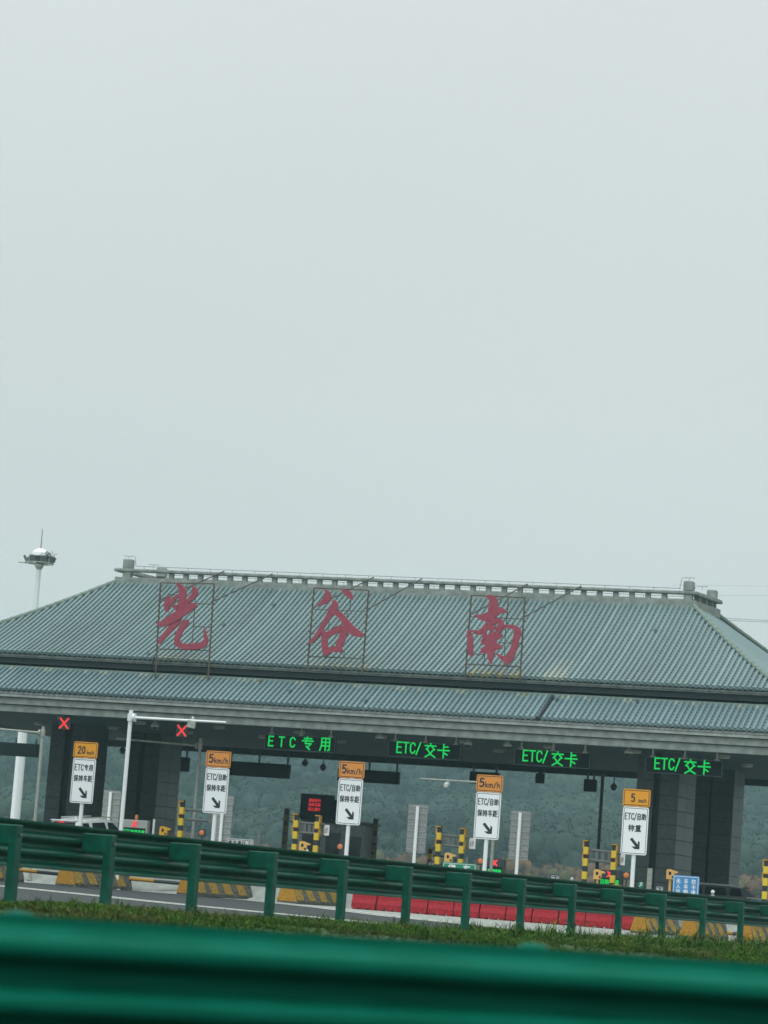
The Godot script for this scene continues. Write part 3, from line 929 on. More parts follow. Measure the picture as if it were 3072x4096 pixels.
func red_cross(label: String, at: Vector3) -> void:
	var t := thing("lane_signal", label, "lane signal", at, 0.0, "red cross lane signals")
	var st := shape()
	soft_box(st, Vector3.ZERO, Vector3(0.48, 0.5, 0.14), 0.015)
	put("case", st, M.led_frame, t)
	st = shape()
	ribbon(st, [Vector2(-0.18, 0.2), Vector2(0.18, -0.2)], 0.075, 0.08)
	ribbon(st, [Vector2(0.18, 0.2), Vector2(-0.18, -0.2)], 0.075, 0.082)
	put("glowing_cross", st, M.led_red, t)
	st = shape()
	tube(st, Vector3(0, 0.24, 0), Vector3(0, 6.86 - at.y, 0), 0.03, 0.03, 8)
	put("hanger", st, M.dark_metal, t)

func dome_camera(label: String, at: Vector3, ceiling: float, dark: bool) -> void:
	# at is the middle of its globe
	var t := thing("dome_camera", label, "security camera", at, 0.0, "dome cameras hanging from the canopy")
	var st := shape()
	lathe(st, Vector3.ZERO, [[0.0, -0.15], [0.08, -0.13], [0.125, -0.07], [0.14, 0.0]], 14)
	put("globe", st, M.glass_black, t)
	st = shape()
	lathe(st, Vector3.ZERO, [[0.14, 0.0], [0.17, 0.01], [0.165, 0.06], [0.1, 0.16], [0.05, 0.2], [0.03, 0.24], [0.025, ceiling - at.y]], 14)
	put("housing", st, M.dark_metal if dark else M.lamp_shade, t)

func dark_board(label: String, x0: float, x1: float, y0: float, y1: float, z: float) -> void:
	# the rear of a wide message board hung from the far beam
	var t := thing("hanging_board", label, "message board", Vector3((x0 + x1) * 0.5, (y0 + y1) * 0.5, z), 0.0, "dark boards hung along the rear beam")
	var st := shape()
	soft_box(st, Vector3.ZERO, Vector3(x1 - x0, y1 - y0, 0.25), 0.03)
	put("board", st, M.led_case, t)
	var n := maxi(2, int((x1 - x0) / 1.1) + 1)
	for i in n:
		st = shape()
		var x := lerpf(-(x1 - x0) * 0.5 + 0.15, (x1 - x0) * 0.5 - 0.15, float(i) / (n - 1))
		tube(st, Vector3(x, (y1 - y0) * 0.5, 0), Vector3(x, 6.72 - (y0 + y1) * 0.5, 0), 0.05, 0.05, 8)
		put("hanger", st, M.dark_metal, t)

# ---------------------------------------------------------------- poles
func pole(called: String, label: String, x: float, z: float, top: float, r: float, m: Material, arm := Vector3.ZERO, arm_y := 0.0, arm_r := 0.05) -> Node3D:
	var y0 := paved(x, z)
	var t := thing(called, label, "pole", Vector3(x, y0, z))
	var st := shape()
	tube(st, Vector3.ZERO, Vector3(0, top - y0, 0), r, r * 0.94, 16)
	lathe(st, Vector3.ZERO, [[r * 2.2, 0.0], [r * 2.2, 0.04], [r * 1.1, 0.05]], 16)
	put("shaft", st, m, t)
	if arm != Vector3.ZERO:
		st = shape()
		tube(st, Vector3(0, arm_y - y0, 0), Vector3(0, arm_y - y0, 0) + arm, arm_r, arm_r * 0.8, 12)
		put("arm", st, m, t)
		st = shape()
		var d := arm.normalized()
		tube(st, Vector3(0, arm_y - y0 - 0.14, 0), Vector3(0, arm_y - y0 + 0.14, 0), r * 1.5, r * 1.5, 12)
		tube(st, Vector3(0, arm_y - y0, 0) + d * (r * 1.3), Vector3(0, arm_y - y0, 0) + d * (r * 1.3 + 0.09), r * 1.9, r * 1.9, 12)
		put("flange", st, m, t)
	return t

func poles() -> void:
	pole("lamp_pole", "thick white pole behind the canopy at the far left edge", -62.39, -136.0, 9.5, 0.155, M.white_pole)
	var x: float = -45.83
	pole("gantry_pole", "grey pole with a long arm reaching out of the left edge", x, -102.0, 6.25, 0.066, M.grey_pole, Vector3(-4.2, 0.12, 0), 5.99, 0.042)
	x = -41.68
	pole("gantry_pole", "tall bright white pole with an arm to the right below the fascia", x, -101.0, 7.05, 0.086, M.white_pole, Vector3(-37.66 - x, 0.02, 0), 6.76, 0.055)
	x = -40.19
	pole("gantry_pole", "olive grey pole beside the second sign with an arm to the left", x, -105.0, 6.29, 0.066, M.grey_pole, Vector3(-3.7, 0.1, 0), 5.99, 0.045)
	x = -27.65
	pole("gantry_pole", "dark pole behind the rightmost gate, topped with a flange", x, -124.0, 6.7, 0.085, M.dark_metal)
	x = -27.11
	pole("camera_pole", "pale grey pole half hidden behind the fourth sign, with a camera arm", x, -103.0, 5.20, 0.066, M.grey_pole, Vector3(-30.21 - x, 0.0, 0), 5.15, 0.04)
	# cameras carried by the arms
	var cam := thing("box_camera", "white camera under the arm left of the fourth sign", "security camera", Vector3(-29.09, 4.98, -103.00))
	var st := shape()
	soft_box(st, Vector3(0, 0, 0.05), Vector3(0.17, 0.17, 0.38), 0.03, Basis(Vector3.RIGHT, 0.25))
	put("housing", st, M.lamp_shade, cam)
	st = shape()
	tube(st, Vector3(0, 0.05, 0), Vector3(0, 0.22, 0), 0.03, 0.03, 8)
	put("bracket", st, M.steel, cam)
	st = shape()
	pipe(st, [Vector3(-0.1, 0.0, 0), Vector3(-0.3, -0.12, 0), Vector3(-0.55, -0.12, 0), Vector3(-0.8, 0.0, 0), Vector3(-0.88, 0.14, 0)], 0.012, 6)
	put("cable", st, M.dark_metal, cam)
	cam = thing("box_camera", "pale box under the end of the white gantry arm beside the red cross", "security camera", Vector3(-39.09, 6.63, -101.00))
	st = shape()
	soft_box(st, Vector3.ZERO, Vector3(0.34, 0.3, 0.12), 0.02, Basis(Vector3.BACK, -0.15))
	put("housing", st, M.grey_pole, cam)
	st = shape()
	tube(st, Vector3(0, 0.1, 0), Vector3(0.05, 0.3, 0), 0.04, 0.05, 8)
	put("bracket", st, M.white_pole, cam)

func bullet_camera(label: String, at: Vector3, r: float) -> void:
	var y0 := paved(at.x, at.z)
	var t := thing("bullet_camera", label, "security camera", Vector3(at.x, y0, at.z), 0.0)
	var up := at.y - y0
	var st := shape()
	tube(st, Vector3.ZERO, Vector3(0, up - 0.14, 0), r, r, 12)
	put("post", st, M.white_pole, t)
	st = shape()
	soft_box(st, Vector3(0.02, 0, 0.03), Vector3(0.16, 0.15, 0.4), 0.03, Basis(Vector3.UP, -0.5) * Basis(Vector3.RIGHT, 0.3))
	put("housing", st, M.lamp_shade, t)
	st = shape()
	tube(st, Vector3(-0.09, -0.07, 0.21), Vector3(-0.1, -0.076, 0.225), 0.05, 0.05, 10)
	put("lens", st, M.glass_black, t)

# ---------------------------------------------------------------- gates, lamps and cabinets in the lanes
func striped_post(st_parent: Node3D, x: float, up: float, w: float, bands: Array, m: Material, band_m: Material) -> Node3D:
	var st := shape()
	soft_box(st, Vector3(x, up * 0.5, 0), Vector3(w, up, w), 0.015)
	var post := put("post", st, m, st_parent)
	for b in bands:
		st = shape()
		soft_box(st, Vector3(x, up - b - 0.14, 0), Vector3(w + 0.02, 0.29, w + 0.02), 0.01)
		put("yellow_band", st, band_m, post)
	return post

func lane_gate(label: String, left: Vector3, right: Vector3, board_w: float, one := false) -> void:
	var y0 := paved(left.x, left.z)
	var t := thing("lane_gate", label, "vehicle detector", Vector3(left.x, y0, left.z), 0.0, "black and yellow striped detector frames in the lanes")
	var posts := [[0.0, left.y - y0, -1.0]]
	if not one:
		posts.append([right.x - left.x, right.y - y0, 1.0])
	for p in posts:
		var post := striped_post(t, p[0], p[1], 0.17, [0.28, 0.72, 1.22, 1.75, 2.3, 2.85], M.gate_black, M.gate_yellow)
		for k in 2:
			var st := shape()
			var y: float = p[1] - 0.06 - 0.5 * k
			box(st, Vector3(p[0] + p[2] * 0.1, y - 0.12, -0.02), Vector3(0.05, 0.3, 0.24))
			box(st, Vector3(p[0] + p[2] * 0.02, y + 0.02, 0.04), Vector3(0.2, 0.04, 0.22))
			put("sensor_hood", st, M.gate_orange, post)
	var span: float = 0.9 if one else right.x - left.x
	var drop: float = (0.0 if one else right.y - left.y)
	for k in 2:
		var st := shape()
		var y := left.y - y0 - 0.36 - 0.38 * k
		tube(st, Vector3(0.05, y, -0.14), Vector3(span + 0.25, y + drop * 1.1, -0.14), 0.055, 0.055, 8)
		put("crossbar", st, M.gate_bar, t)
	if not one:
		for k in 4:
			var st := shape()
			var f := 0.15 + 0.22 * k
			box(st, Vector3(span * f, left.y - y0 - 0.55 + drop * f, -0.14), Vector3(0.12, 0.34, 0.06))
			put("sensor", st, M.gate_bar, t)
	var st := shape()
	var c := Vector3(span + board_w * 0.5 + 0.2, left.y - y0 - 0.58 + drop * 1.15, -0.05)
	box(st, c, Vector3(board_w, 0.42, 0.03), Basis(Vector3.UP, -0.7))
	var b := put("notice_board", st, M.plate_back if one else M.white_plate, t)
	st = shape()
	write(st, "止行", Vector2(0, -0.1), 0.2, 0.02, 0.02, Transform3D(Basis(Vector3.UP, -0.7), c), minf(1.0, board_w * 1.5), 0.1)
	put("lettering", st, M.print_grey, b)

func booth_lamp(label: String, at: Vector3, round_back: bool) -> void:
	var y0 := paved(at.x, at.z)
	var t := thing("amber_lamp", label, "warning lamp", Vector3(at.x, y0, at.z), 0.0, "amber lamps on short posts")
	var up := at.y - y0
	var st := shape()
	tube(st, Vector3(0, 0, -0.06), Vector3(0, up - 0.1, -0.06), 0.035, 0.035, 8)
	put("post", st, M.dark_metal, t)
	st = shape()
	if round_back:
		tube(st, Vector3(0, up, -0.08), Vector3(0, up, 0.02), 0.12, 0.13, 16)
	else:
		soft_box(st, Vector3(0, up, -0.03), Vector3(0.31, 0.3, 0.1), 0.015)
	put("case", st, M.dark_metal, t)
	st = shape()
	lathe(st, Vector3(0, up, 0.02), [[0.105, 0.0], [0.1, 0.015], [0.06, 0.03], [0.0, 0.036]], 16, Basis(Vector3.RIGHT, PI * 0.5))
	put("lens", st, M.amber_lens, t)

func yellow_camera(label: String, at: Vector3, warm: bool) -> void:
	# a yellow plate-reading camera in a hood on a post
	var y0 := paved(at.x, at.z)
	var t := thing("yellow_camera", label, "plate camera", Vector3(at.x, y0, at.z), 0.0, "yellow hooded cameras beside the lanes")
	var up := at.y - y0
	var m: Material = M.hood_warm if warm else M.hood_yellow
	var st := shape()
	tube(st, Vector3(0, 0, 0), Vector3(0, up - 0.1, 0), 0.055, 0.05, 12)
	put("post", st, m, t)
	st = shape()
	var side := PackedVector2Array([Vector2(-0.15, -0.19), Vector2(0.09, -0.19), Vector2(0.15, -0.12), Vector2(0.15, 0.04), Vector2(0.28, 0.06), Vector2(0.28, 0.11), Vector2(0.12, 0.15), Vector2(0.0, 0.19), Vector2(-0.12, 0.18), Vector2(-0.15, 0.12)])
	prism(st, side, -0.12, 0.12, Transform3D(Basis(Vector3.UP, 0.15), Vector3(0, up, 0)))
	put("hood", st, m, t)
	st = shape()
	tube(st, Vector3(-0.01, up + 0.03, 0.115), Vector3(-0.01, up + 0.03, 0.128), 0.066, 0.066, 14)
	tube(st, Vector3(0.11, up - 0.1, 0.1), Vector3(0.11, up - 0.1, 0.112), 0.04, 0.04, 10)
	put("lens", st, M.glass_black, t)

func lane_cabinet(label: String, x0: float, x1: float, top: float, z: float, m: Material, beacon: bool, words: Array) -> void:
	var x := (x0 + x1) * 0.5
	var y0 := paved(x, z)
	var w := x1 - x0
	var up := top - y0
	var t := thing("lane_cabinet", label, "LED display", Vector3(x, y0, z), 0.0, "lane cabinets with a red cross and green text")
	var st := shape()
	soft_box(st, Vector3(0, up * 0.5, -0.15), Vector3(w, up, 0.3), 0.02)
	put("case", st, m, t)
	st = shape()
	box(st, Vector3(0, up - 0.63, 0.004), Vector3(w - 0.14, 0.62, 0.02))
	put("screen", st, M.led_case, t)
	st = shape()
	ribbon(st, [Vector2(-0.09, up - 0.07), Vector2(0.09, up - 0.26)], 0.06, 0.018)
	ribbon(st, [Vector2(0.09, up - 0.07), Vector2(-0.09, up - 0.26)], 0.06, 0.02)
	ribbon(st, [Vector2(0.0, up - 0.1), Vector2(0.0, up - 0.23)], 0.08, 0.022)
	put("glowing_cross", st, M.led_red, t)
	st = shape()
	for i in words.size():
		st = shape()
		var h: float = minf(0.19, (w - 0.2) / text_width(words[i], 1.0, 1.0, 0.06))
		write(st, words[i], Vector2(0, up - 0.55 - 0.25 * i), h, 0.028, 0.02, Transform3D.IDENTITY, 1.0, 0.06)
		put("glowing_text", st, M.led_green, t)
	if beacon:
		st = shape()
		lathe(st, Vector3(0, up, -0.12), [[0.05, 0.0], [0.05, 0.06], [0.07, 0.065], [0.065, 0.2], [0.0, 0.22]], 12)
		put("beacon_lamp", st, M.amber_lens, t)

func flat_sign(called: String, label: String, x0: float, x1: float, top: float, h: float, z: float, m: Material, ink: Material, rows: Array, size: float, thick: float, vertical := false) -> Node3D:
	var x := (x0 + x1) * 0.5
	var y0 := paved(x, z)
	var t := thing(called, label, "road sign", Vector3(x, y0, z))
	var w := x1 - x0
	var up := top - y0
	var p := plate(t, "plate", w, h, 0.05, Vector2(0, up - h * 0.5), 0.0, m, ink, 0.045, 0.02)
	var st := shape()
	if vertical:
		for i in rows.size():
			var cx := w * ((i + 0.5) / rows.size() - 0.5) * 0.86
			var y := up - 0.1
			for ch in rows[i]:
				y -= size * 1.17
				write(st, ch, Vector2(cx, y), size, thick, 0.004)
	else:
		for i in rows.size():
			write(st, rows[i], Vector2(0, up - 0.09 - size - (size * 1.25) * i), size, thick, 0.004, Transform3D.IDENTITY, 1.0, 0.2)
	put("lettering", st, ink, p)
	for s in [-0.3, 0.3]:
		st = shape()
		tube(st, Vector3(w * s, 0, -0.07), Vector3(w * s, up - 0.05, -0.07), 0.035, 0.035, 8)
		put("leg", st, M.steel, t)
	return t

func bollard(label: String, at: Vector3) -> void:
	var y0 := paved(at.x, at.z)
	var t := thing("bollard", label, "bollard", Vector3(at.x, y0, at.z), 0.0, "steel bollards with ball tops")
	var up := at.y - y0
	var st := shape()
	lathe(st, Vector3.ZERO, [[0.055, 0.0], [0.055, up - 0.16], [0.075, up - 0.15], [0.075, up - 0.12], [0.04, up - 0.09]], 14)
	put("post", st, M.steel, t)
	st = shape()
	var prof := []
	for i in 9:
		var a := -PI * 0.5 + PI * i / 8.0
		prof.append([0.075 * cos(a), up + 0.075 * sin(a)])
	lathe(st, Vector3.ZERO, prof, 14)
	put("ball", st, M.white_pole, t)

func toll_booth() -> void:
	var z := -113.0
	var x0: float = -38.24
	var x1: float = -35.44
	var top: float = 3.41
	var x := (x0 + x1) * 0.5
	var y0 := paved(x, z)
	var up := top - y0
	var w := x1 - x0
	var t := thing("toll_booth", "grey toll booth with dark windows behind the third sign", "toll booth", Vector3(x, y0, z))
	var st := shape()
	soft_box(st, Vector3(0, up * 0.5, -1.0), Vector3(w, up, 2.0), 0.04)
	put("body", st, M.booth, t)
	st = shape()
	soft_box(st, Vector3(0, up + 0.06, -1.0), Vector3(w + 0.2, 0.12, 2.2), 0.03)
	put("roof", st, M.booth_dark, t)
	for wd in [[-38.18, -37.44, 2.94, 1.0], [-37.10, -36.54, 2.95, 0.9], [-36.07, -35.59, 2.86, 0.9]]:
		st = shape()
		box(st, Vector3((wd[0] + wd[1]) * 0.5 - x, wd[2] - y0 - wd[3] * 0.5, 0.005), Vector3(wd[1] - wd[0] + 0.08, wd[3] + 0.08, 0.03))
		var fr := put("window_frame", st, M.booth_dark, t)
		st = shape()
		box(st, Vector3((wd[0] + wd[1]) * 0.5 - x, wd[2] - y0 - wd[3] * 0.5, 0.016), Vector3(wd[1] - wd[0], wd[3], 0.02))
		put("pane", st, M.glass_black, fr)
	# the message screen standing on the booth
	var bx0: float = -38.09
	var bx1: float = -36.67
	var bt: float = 4.56
	var bb: float = 3.49
	t = thing("message_screen", "black message screen with three lines of red characters on the booth", "LED display", Vector3((bx0 + bx1) * 0.5, bb, -112.0))
	st = shape()
	soft_box(st, Vector3(0, (bt - bb) * 0.5, -0.2), Vector3(bx1 - bx0, bt - bb, 0.4), 0.03)
	soft_box(st, Vector3((bx1 - bx0) * 0.5 + 0.2, (bt - bb) * 0.42, -0.3), Vector3(0.36, (bt - bb) * 0.8, 0.3), 0.03)
	put("case", st, M.led_case, t)
	st = shape()
	var k := 0
	for w2 in ["请自助行", "保持车距", "禁止通行"]:
		st = shape()
		write(st, w2, Vector2(-0.06, bt - bb - 0.34 - 0.185 * k), 0.135, 0.022, 0.006, Transform3D.IDENTITY, 0.95, 0.06)
		put("glowing_text", st, M.led_red_dim, t)
		k += 1
	for p in [[-39.35, 3.92, "slim dark striped post left of the booth", 0.45], [-35.27, 3.74, "slim dark striped post right of the booth behind the third sign", -0.65]]:
		var yy := paved(p[0], -114.0)
		t = thing("striped_post", p[2], "post", Vector3(p[0], yy, -114.0), 0.0, "slim striped posts beside the booth")
		striped_post(t, 0.0, p[1] - yy, 0.19, [0.25, 0.75, 1.15, 1.55, 2.0], M.gate_black, M.gate_dull)
		st = shape()
		box(st, Vector3(p[3] * 0.5, p[1] - yy - 0.55, 0), Vector3(absf(p[3]), 0.06, 0.06))
		put("arm", st, M.gate_bar, t)

# ---------------------------------------------------------------- barriers
func concrete_barrier(label: String, at: Vector3, turn: float, size := Vector3(0.9, 0.78, 2.3)) -> void:
	# a block with sloping sides; its end faces are plain yellow, its long sides have slanting stripes
	var t := thing("concrete_barrier", label, "barrier", at, turn, "yellow striped concrete barriers")
	var w := size.x
	var h := size.y
	var l := size.z
	var st := shape()
	var prof := PackedVector2Array([Vector2(-w * 0.5, 0), Vector2(w * 0.5, 0), Vector2(w * 0.5, 0.1), Vector2(w * 0.27, h), Vector2(-w * 0.27, h), Vector2(-w * 0.5, 0.1)])
	prism(st, prof, -l * 0.5, l * 0.5)
	put("block", st, M.barrier_grey, t)
	var cap := PackedVector2Array([Vector2(-w * 0.5, 0.06), Vector2(w * 0.5, 0.06), Vector2(w * 0.5, 0.1), Vector2(w * 0.27, h), Vector2(-w * 0.27, h), Vector2(-w * 0.5, 0.1)])
	for s in [1.0, -1.0]:
		st = shape()
		prism(st, cap, (l * 0.5 + 0.004) * s - 0.002, (l * 0.5 + 0.004) * s + 0.002)
		put("yellow_end", st, M.barrier_yellow, t)
	for s in [1.0, -1.0]:
		for k in 4:
			st = shape()
			var z0 := l * 0.5 - l * 0.25 * k - 0.02
			var lean := 0.2
			var a := Vector3(s * (w * 0.5 + 0.004), 0.12, z0)
			var b := Vector3(s * (w * 0.5 + 0.004), 0.12, maxf(z0 - l * 0.14, -l * 0.5))
			var c := Vector3(s * (w * 0.27 + 0.006), h - 0.01, maxf(z0 - l * 0.14 + lean * (0.0 if k == 0 else 1.0), -l * 0.5))
			var d := Vector3(s * (w * 0.27 + 0.006), h - 0.01, minf(z0 + lean, l * 0.5))
			quad(st, a, b, c, d, Vector3(s, 0.3, 0))
			put("painted_stripe", st, M.barrier_worn, t)

func barrier_tube(label: String, a: Vector3, b: Vector3) -> void:
	var t := thing("striped_tube", label, "barrier rail", a - Vector3(0, 0.1, 0), 0.0, "striped tubes between the concrete barriers")
	var m := (b - a) * 0.45
	var st := shape()
	tube(st, Vector3.ZERO, m, 0.07, 0.07, 12)
	put("yellow_half", st, M.barrier_yellow, t)
	st = shape()
	tube(st, m, b - a, 0.069, 0.069, 12)
	put("black_half", st, M.gate_black, t)

func red_barrier() -> Node3D:
	var t := thing("plastic_barrier", "", "barrier", Vector3.ZERO, 0.0, "red plastic barriers in a row")
	var st := shape()
	var w := 0.42
	var h := 0.74
	var l := 0.95
	var prof := PackedVector2Array([Vector2(-w * 0.5, 0.06), Vector2(w * 0.5, 0.06), Vector2(w * 0.5, 0.24), Vector2(w * 0.34, 0.42), Vector2(w * 0.26, h - 0.03), Vector2(w * 0.2, h), Vector2(-w * 0.2, h), Vector2(-w * 0.26, h - 0.03), Vector2(-w * 0.34, 0.42), Vector2(-w * 0.5, 0.24)])
	prism(st, prof, -l * 0.5, l * 0.5)
	put("shell", st, M.red_plastic, t)
	for k in 3:
		st = shape()
		soft_box(st, Vector3(0, 0.035, (k - 1) * 0.35), Vector3(w - 0.02, 0.07, 0.2), 0.01)
		put("foot", st, M.red_plastic, t)
	st = shape()
	for s in [1.0, -1.0]:
		for k in 3:
			box(st, Vector3(s * 0.13, 0.52, (k - 1) * 0.32), Vector3(0.03, 0.3, 0.03), Basis(Vector3.BACK, s * 0.1))
	put("rib", st, M.red_plastic, t)
	return t

func barriers() -> void:
	var n := 0
	var a: Vector3 = Vector3(-30.57, 0.0, -98.25)
	var b: Vector3 = Vector3(-20.63, 0.0, -97.94)
	var turn := atan2((b - a).x, (b - a).z)
	var first := red_barrier()
	var where := ["first red plastic barrier of the row, its end face turned to the left", "second red plastic barrier from the left end of the row", "third red plastic barrier from the left end of the row", "fourth red plastic barrier from the left end of the row", "fifth red plastic barrier from the left end of the row", "red plastic barrier in the exact middle of the row", "fifth red plastic barrier from the right end of the row", "fourth red plastic barrier from the right end of the row", "third red plastic barrier from the right end of the row", "second red plastic barrier from the right end of the row", "last red plastic barrier, next to a yellow concrete one"]
	for i in 11:
		var p := a.lerp(b, i / 10.0)
		p.y = paved(p.x, p.z) + 0.004
		var o := first if i == 0 else copy(first, "", p)
		o.position = p
		o.rotation.y = turn + rng.randf_range(-0.05, 0.05)
		o.set_meta("label", where[i])
	var big := Vector3(1.2, 0.8, 2.9)
	var small := Vector3(0.78, 0.64, 1.55)
	for q in [["yellow striped concrete barrier cut off by the left edge", Vector3(-46.36, -0.03, -99.00), -0.47, big], ["yellow concrete barrier between the two leftmost whole posts of the dark guardrail", Vector3(-42.41, 0.06, -100.50), -0.47, big], ["yellow and grey striped concrete barrier below the second sign", Vector3(-37.54, 0.12, -101.00), -0.47, big], ["grimy yellow and grey concrete barrier left of the red row", Vector3(-33.60, 0.13, -101.00), -0.47, Vector3(1.1, 0.72, 2.6)], ["yellow concrete barrier touching the right end of the red row", Vector3(-18.18, 0.08, -91.00), -0.6, small], ["mossy concrete barrier with a notched yellow end, second from the right", Vector3(-16.19, 0.07, -89.00), -0.5, small], ["yellow striped concrete barrier at the right edge", Vector3(-14.00, 0.10, -87.00), -0.6, small]]:
		var p: Vector3 = q[1]
		p.y = clampf(p.y, 0.006, 0.03)
		concrete_barrier(q[0], p, q[2], q[3])
	barrier_tube("yellow and black tube left of the leftmost whole barrier", Vector3(-45.52, 0.60, -99.00), Vector3(-43.56, 0.52, -101.00))
	barrier_tube("yellow and black tube between the second and third barriers", Vector3(-41.37, 0.56, -101.50), Vector3(-39.20, 0.52, -102.00))
	barrier_tube("yellow tube just right of the red row", Vector3(-19.12, 0.31, -98.00), Vector3(-18.23, 0.30, -98.00))
	barrier_tube("yellow tube between the last two barriers on the right", Vector3(-17.00, 0.30, -97.00), Vector3(-16.18, 0.28, -97.00))

# ---------------------------------------------------------------- vehicles
func car(label: String, kind: String, at: Vector3, turn: float, body: Material, size: Vector3, climb := 0.0) -> void:
	# a high hatchback built along z, its tail towards +z
	var t := thing("parked_car" if kind == "" else kind, label, "car", at, turn)
	t.rotation.x = climb
	var w := size.x * 0.5
	var h := size.y
	var l := size.z
	# stations from nose to tail: z, sill, belt, roof, half width at belt, half width at roof
	var s := [[-0.5, 0.36, 0.55, 0.56, 0.72, 0.6], [-0.47, 0.2, 0.6, 0.61, 0.88, 0.74], [-0.3, 0.17, 0.63, 0.64, 0.98, 0.8], [-0.2, 0.17, 0.64, 0.66, 1.0, 0.8], [-0.05, 0.17, 0.645, 0.96, 1.0, 0.7], [0.1, 0.17, 0.65, 1.0, 1.0, 0.7], [0.28, 0.17, 0.66, 0.985, 1.0, 0.69], [0.39, 0.18, 0.67, 0.95, 0.98, 0.67], [0.47, 0.22, 0.67, 0.75, 0.95, 0.72], [0.5, 0.3, 0.6, 0.62, 0.9, 0.75]]
	var rings := []
	for q in s:
		var r := []
		var hb: float = w * q[4]
		var ht: float = w * q[5]
		for p in [[hb * 0.9, q[1]], [hb, q[1] + 0.12], [hb, q[2] - 0.08], [hb * 0.97, q[2]], [lerpf(hb, ht, 0.85), q[3] - 0.05 * (q[3] - q[2])], [ht * 0.85, q[3]]]:
			r.append(Vector3(p[0], p[1] * h, q[0] * l))
		for i in range(5, -1, -1):
			r.append(Vector3(-r[i].x, r[i].y, r[i].z))
		rings.append(r)
	var st := shape()
	for i in rings.size() - 1:
		for k in 12:
			var p0: Vector3 = rings[i][k]
			var p1: Vector3 = rings[i][(k + 1) % 12]
			var p2: Vector3 = rings[i + 1][(k + 1) % 12]
			var p3: Vector3 = rings[i + 1][k]
			var mid := (p0 + p1 + p2 + p3) * 0.25
			quad(st, p0, p1, p2, p3, mid - Vector3(0, h * 0.5, mid.z))
	for e in [0, rings.size() - 1]:
		var c := Vector3(0, h * 0.45, rings[e][0].z)
		for k in 12:
			var nn := Vector3(0, 0, -1.0 if e == 0 else 1.0)
			tri(st, c, rings[e][k], rings[e][(k + 1) % 12], nn, nn, nn)
	put("body", st, body, t)
	for sd in [-1.0, 1.0]:
		for g in [[-0.16, 0.03], [0.045, 0.24], [0.26, 0.37]]:
			st = shape()
			var p := []
			for c in [[g[0], 0.69, 0.985], [g[1], 0.69, 0.985], [g[1] - 0.02, 0.92, 0.79], [g[0] + (0.1 if g[0] < -0.1 else 0.01), 0.92 if g[0] > -0.1 else 0.9, 0.8]]:
				p.append(Vector3(sd * (w * c[2] + 0.004), c[1] * h, c[0] * l))
			quad(st, p[0], p[1], p[2], p[3], Vector3(sd, 0.4, 0))
			put("side_window", st, M.glass_black, t)
		st = shape()
		box(st, Vector3(sd * w * 0.6, h * 1.01, 0.1 * l), Vector3(0.04, 0.05, l * 0.4))
		put("roof_rail", st, M.lamp_shade, t)
		st = shape()
		box(st, Vector3(sd * w * 0.86, h * 0.63, l * 0.478), Vector3(0.16, h * 0.16, 0.06), Basis(Vector3.BACK, -sd * 0.35))
		put("tail_light", st, M.tail_red, t)
		for zz in [-0.32, 0.31]:
			st = shape()
			tube(st, Vector3(sd * (w - 0.2), 0.34, zz * l), Vector3(sd * (w + 0.01), 0.34, zz * l), 0.34, 0.34, 20)
			var wh := put("wheel", st, M.tyre, t)
			st = shape()
			tube(st, Vector3(sd * (w - 0.02), 0.34, zz * l), Vector3(sd * (w + 0.02), 0.34, zz * l), 0.21, 0.2, 16)
			put("rim", st, M.steel, wh)
	st = shape()
	quad(st, Vector3(-w * 0.88, h * 0.7, l * 0.463), Vector3(w * 0.88, h * 0.7, l * 0.463), Vector3(w * 0.64, h * 0.925, l * 0.412), Vector3(-w * 0.64, h * 0.925, l * 0.412), Vector3(0, 0.4, 1))
	put("rear_window", st, M.glass_black, t)
	st = shape()
	quad(st, Vector3(-w * 0.76, h * 0.7, -l * 0.178), Vector3(w * 0.76, h * 0.7, -l * 0.178), Vector3(w * 0.62, h * 0.93, -l * 0.063), Vector3(-w * 0.62, h * 0.93, -l * 0.063), Vector3(0, 0.4, -1))
	put("windscreen", st, M.glass_black, t)
	st = shape()
	soft_box(st, Vector3(0, h * 0.965, l * 0.405), Vector3(w * 1.3, 0.05, 0.3), 0.015)
	put("spoiler", st, body, t)
	st = shape()
	box(st, Vector3(0, h * 0.935, l * 0.445), Vector3(0.32, 0.035, 0.03))
	put("brake_light", st, M.led_red, t)
	st = shape()
	lathe(st, Vector3(0, h * 0.985, l * 0.25), [[0.05, 0.0], [0.03, 0.07], [0.0, 0.1]], 8)
	put("antenna_fin", st, body, t)

# ---------------------------------------------------------------- the ground and what grows on it
func verge_height(s: float, d: float) -> float:
	# s along the far guardrail, d towards the camera's side of it
	var crest := lerpf(0.555, 0.365, clampf(s / 24.5, -0.4, 1.4)) - 0.02
	var fall := smoothstep(-5.5, -0.8, d) * (1.0 - smoothstep(5.0, 11.0, d))
	crest -= 0.1 * smoothstep(3.0, 15.0, s)
	return crest * fall + 0.025 * sin(s * 1.7) * sin(d * 2.1 + s * 0.6) * fall

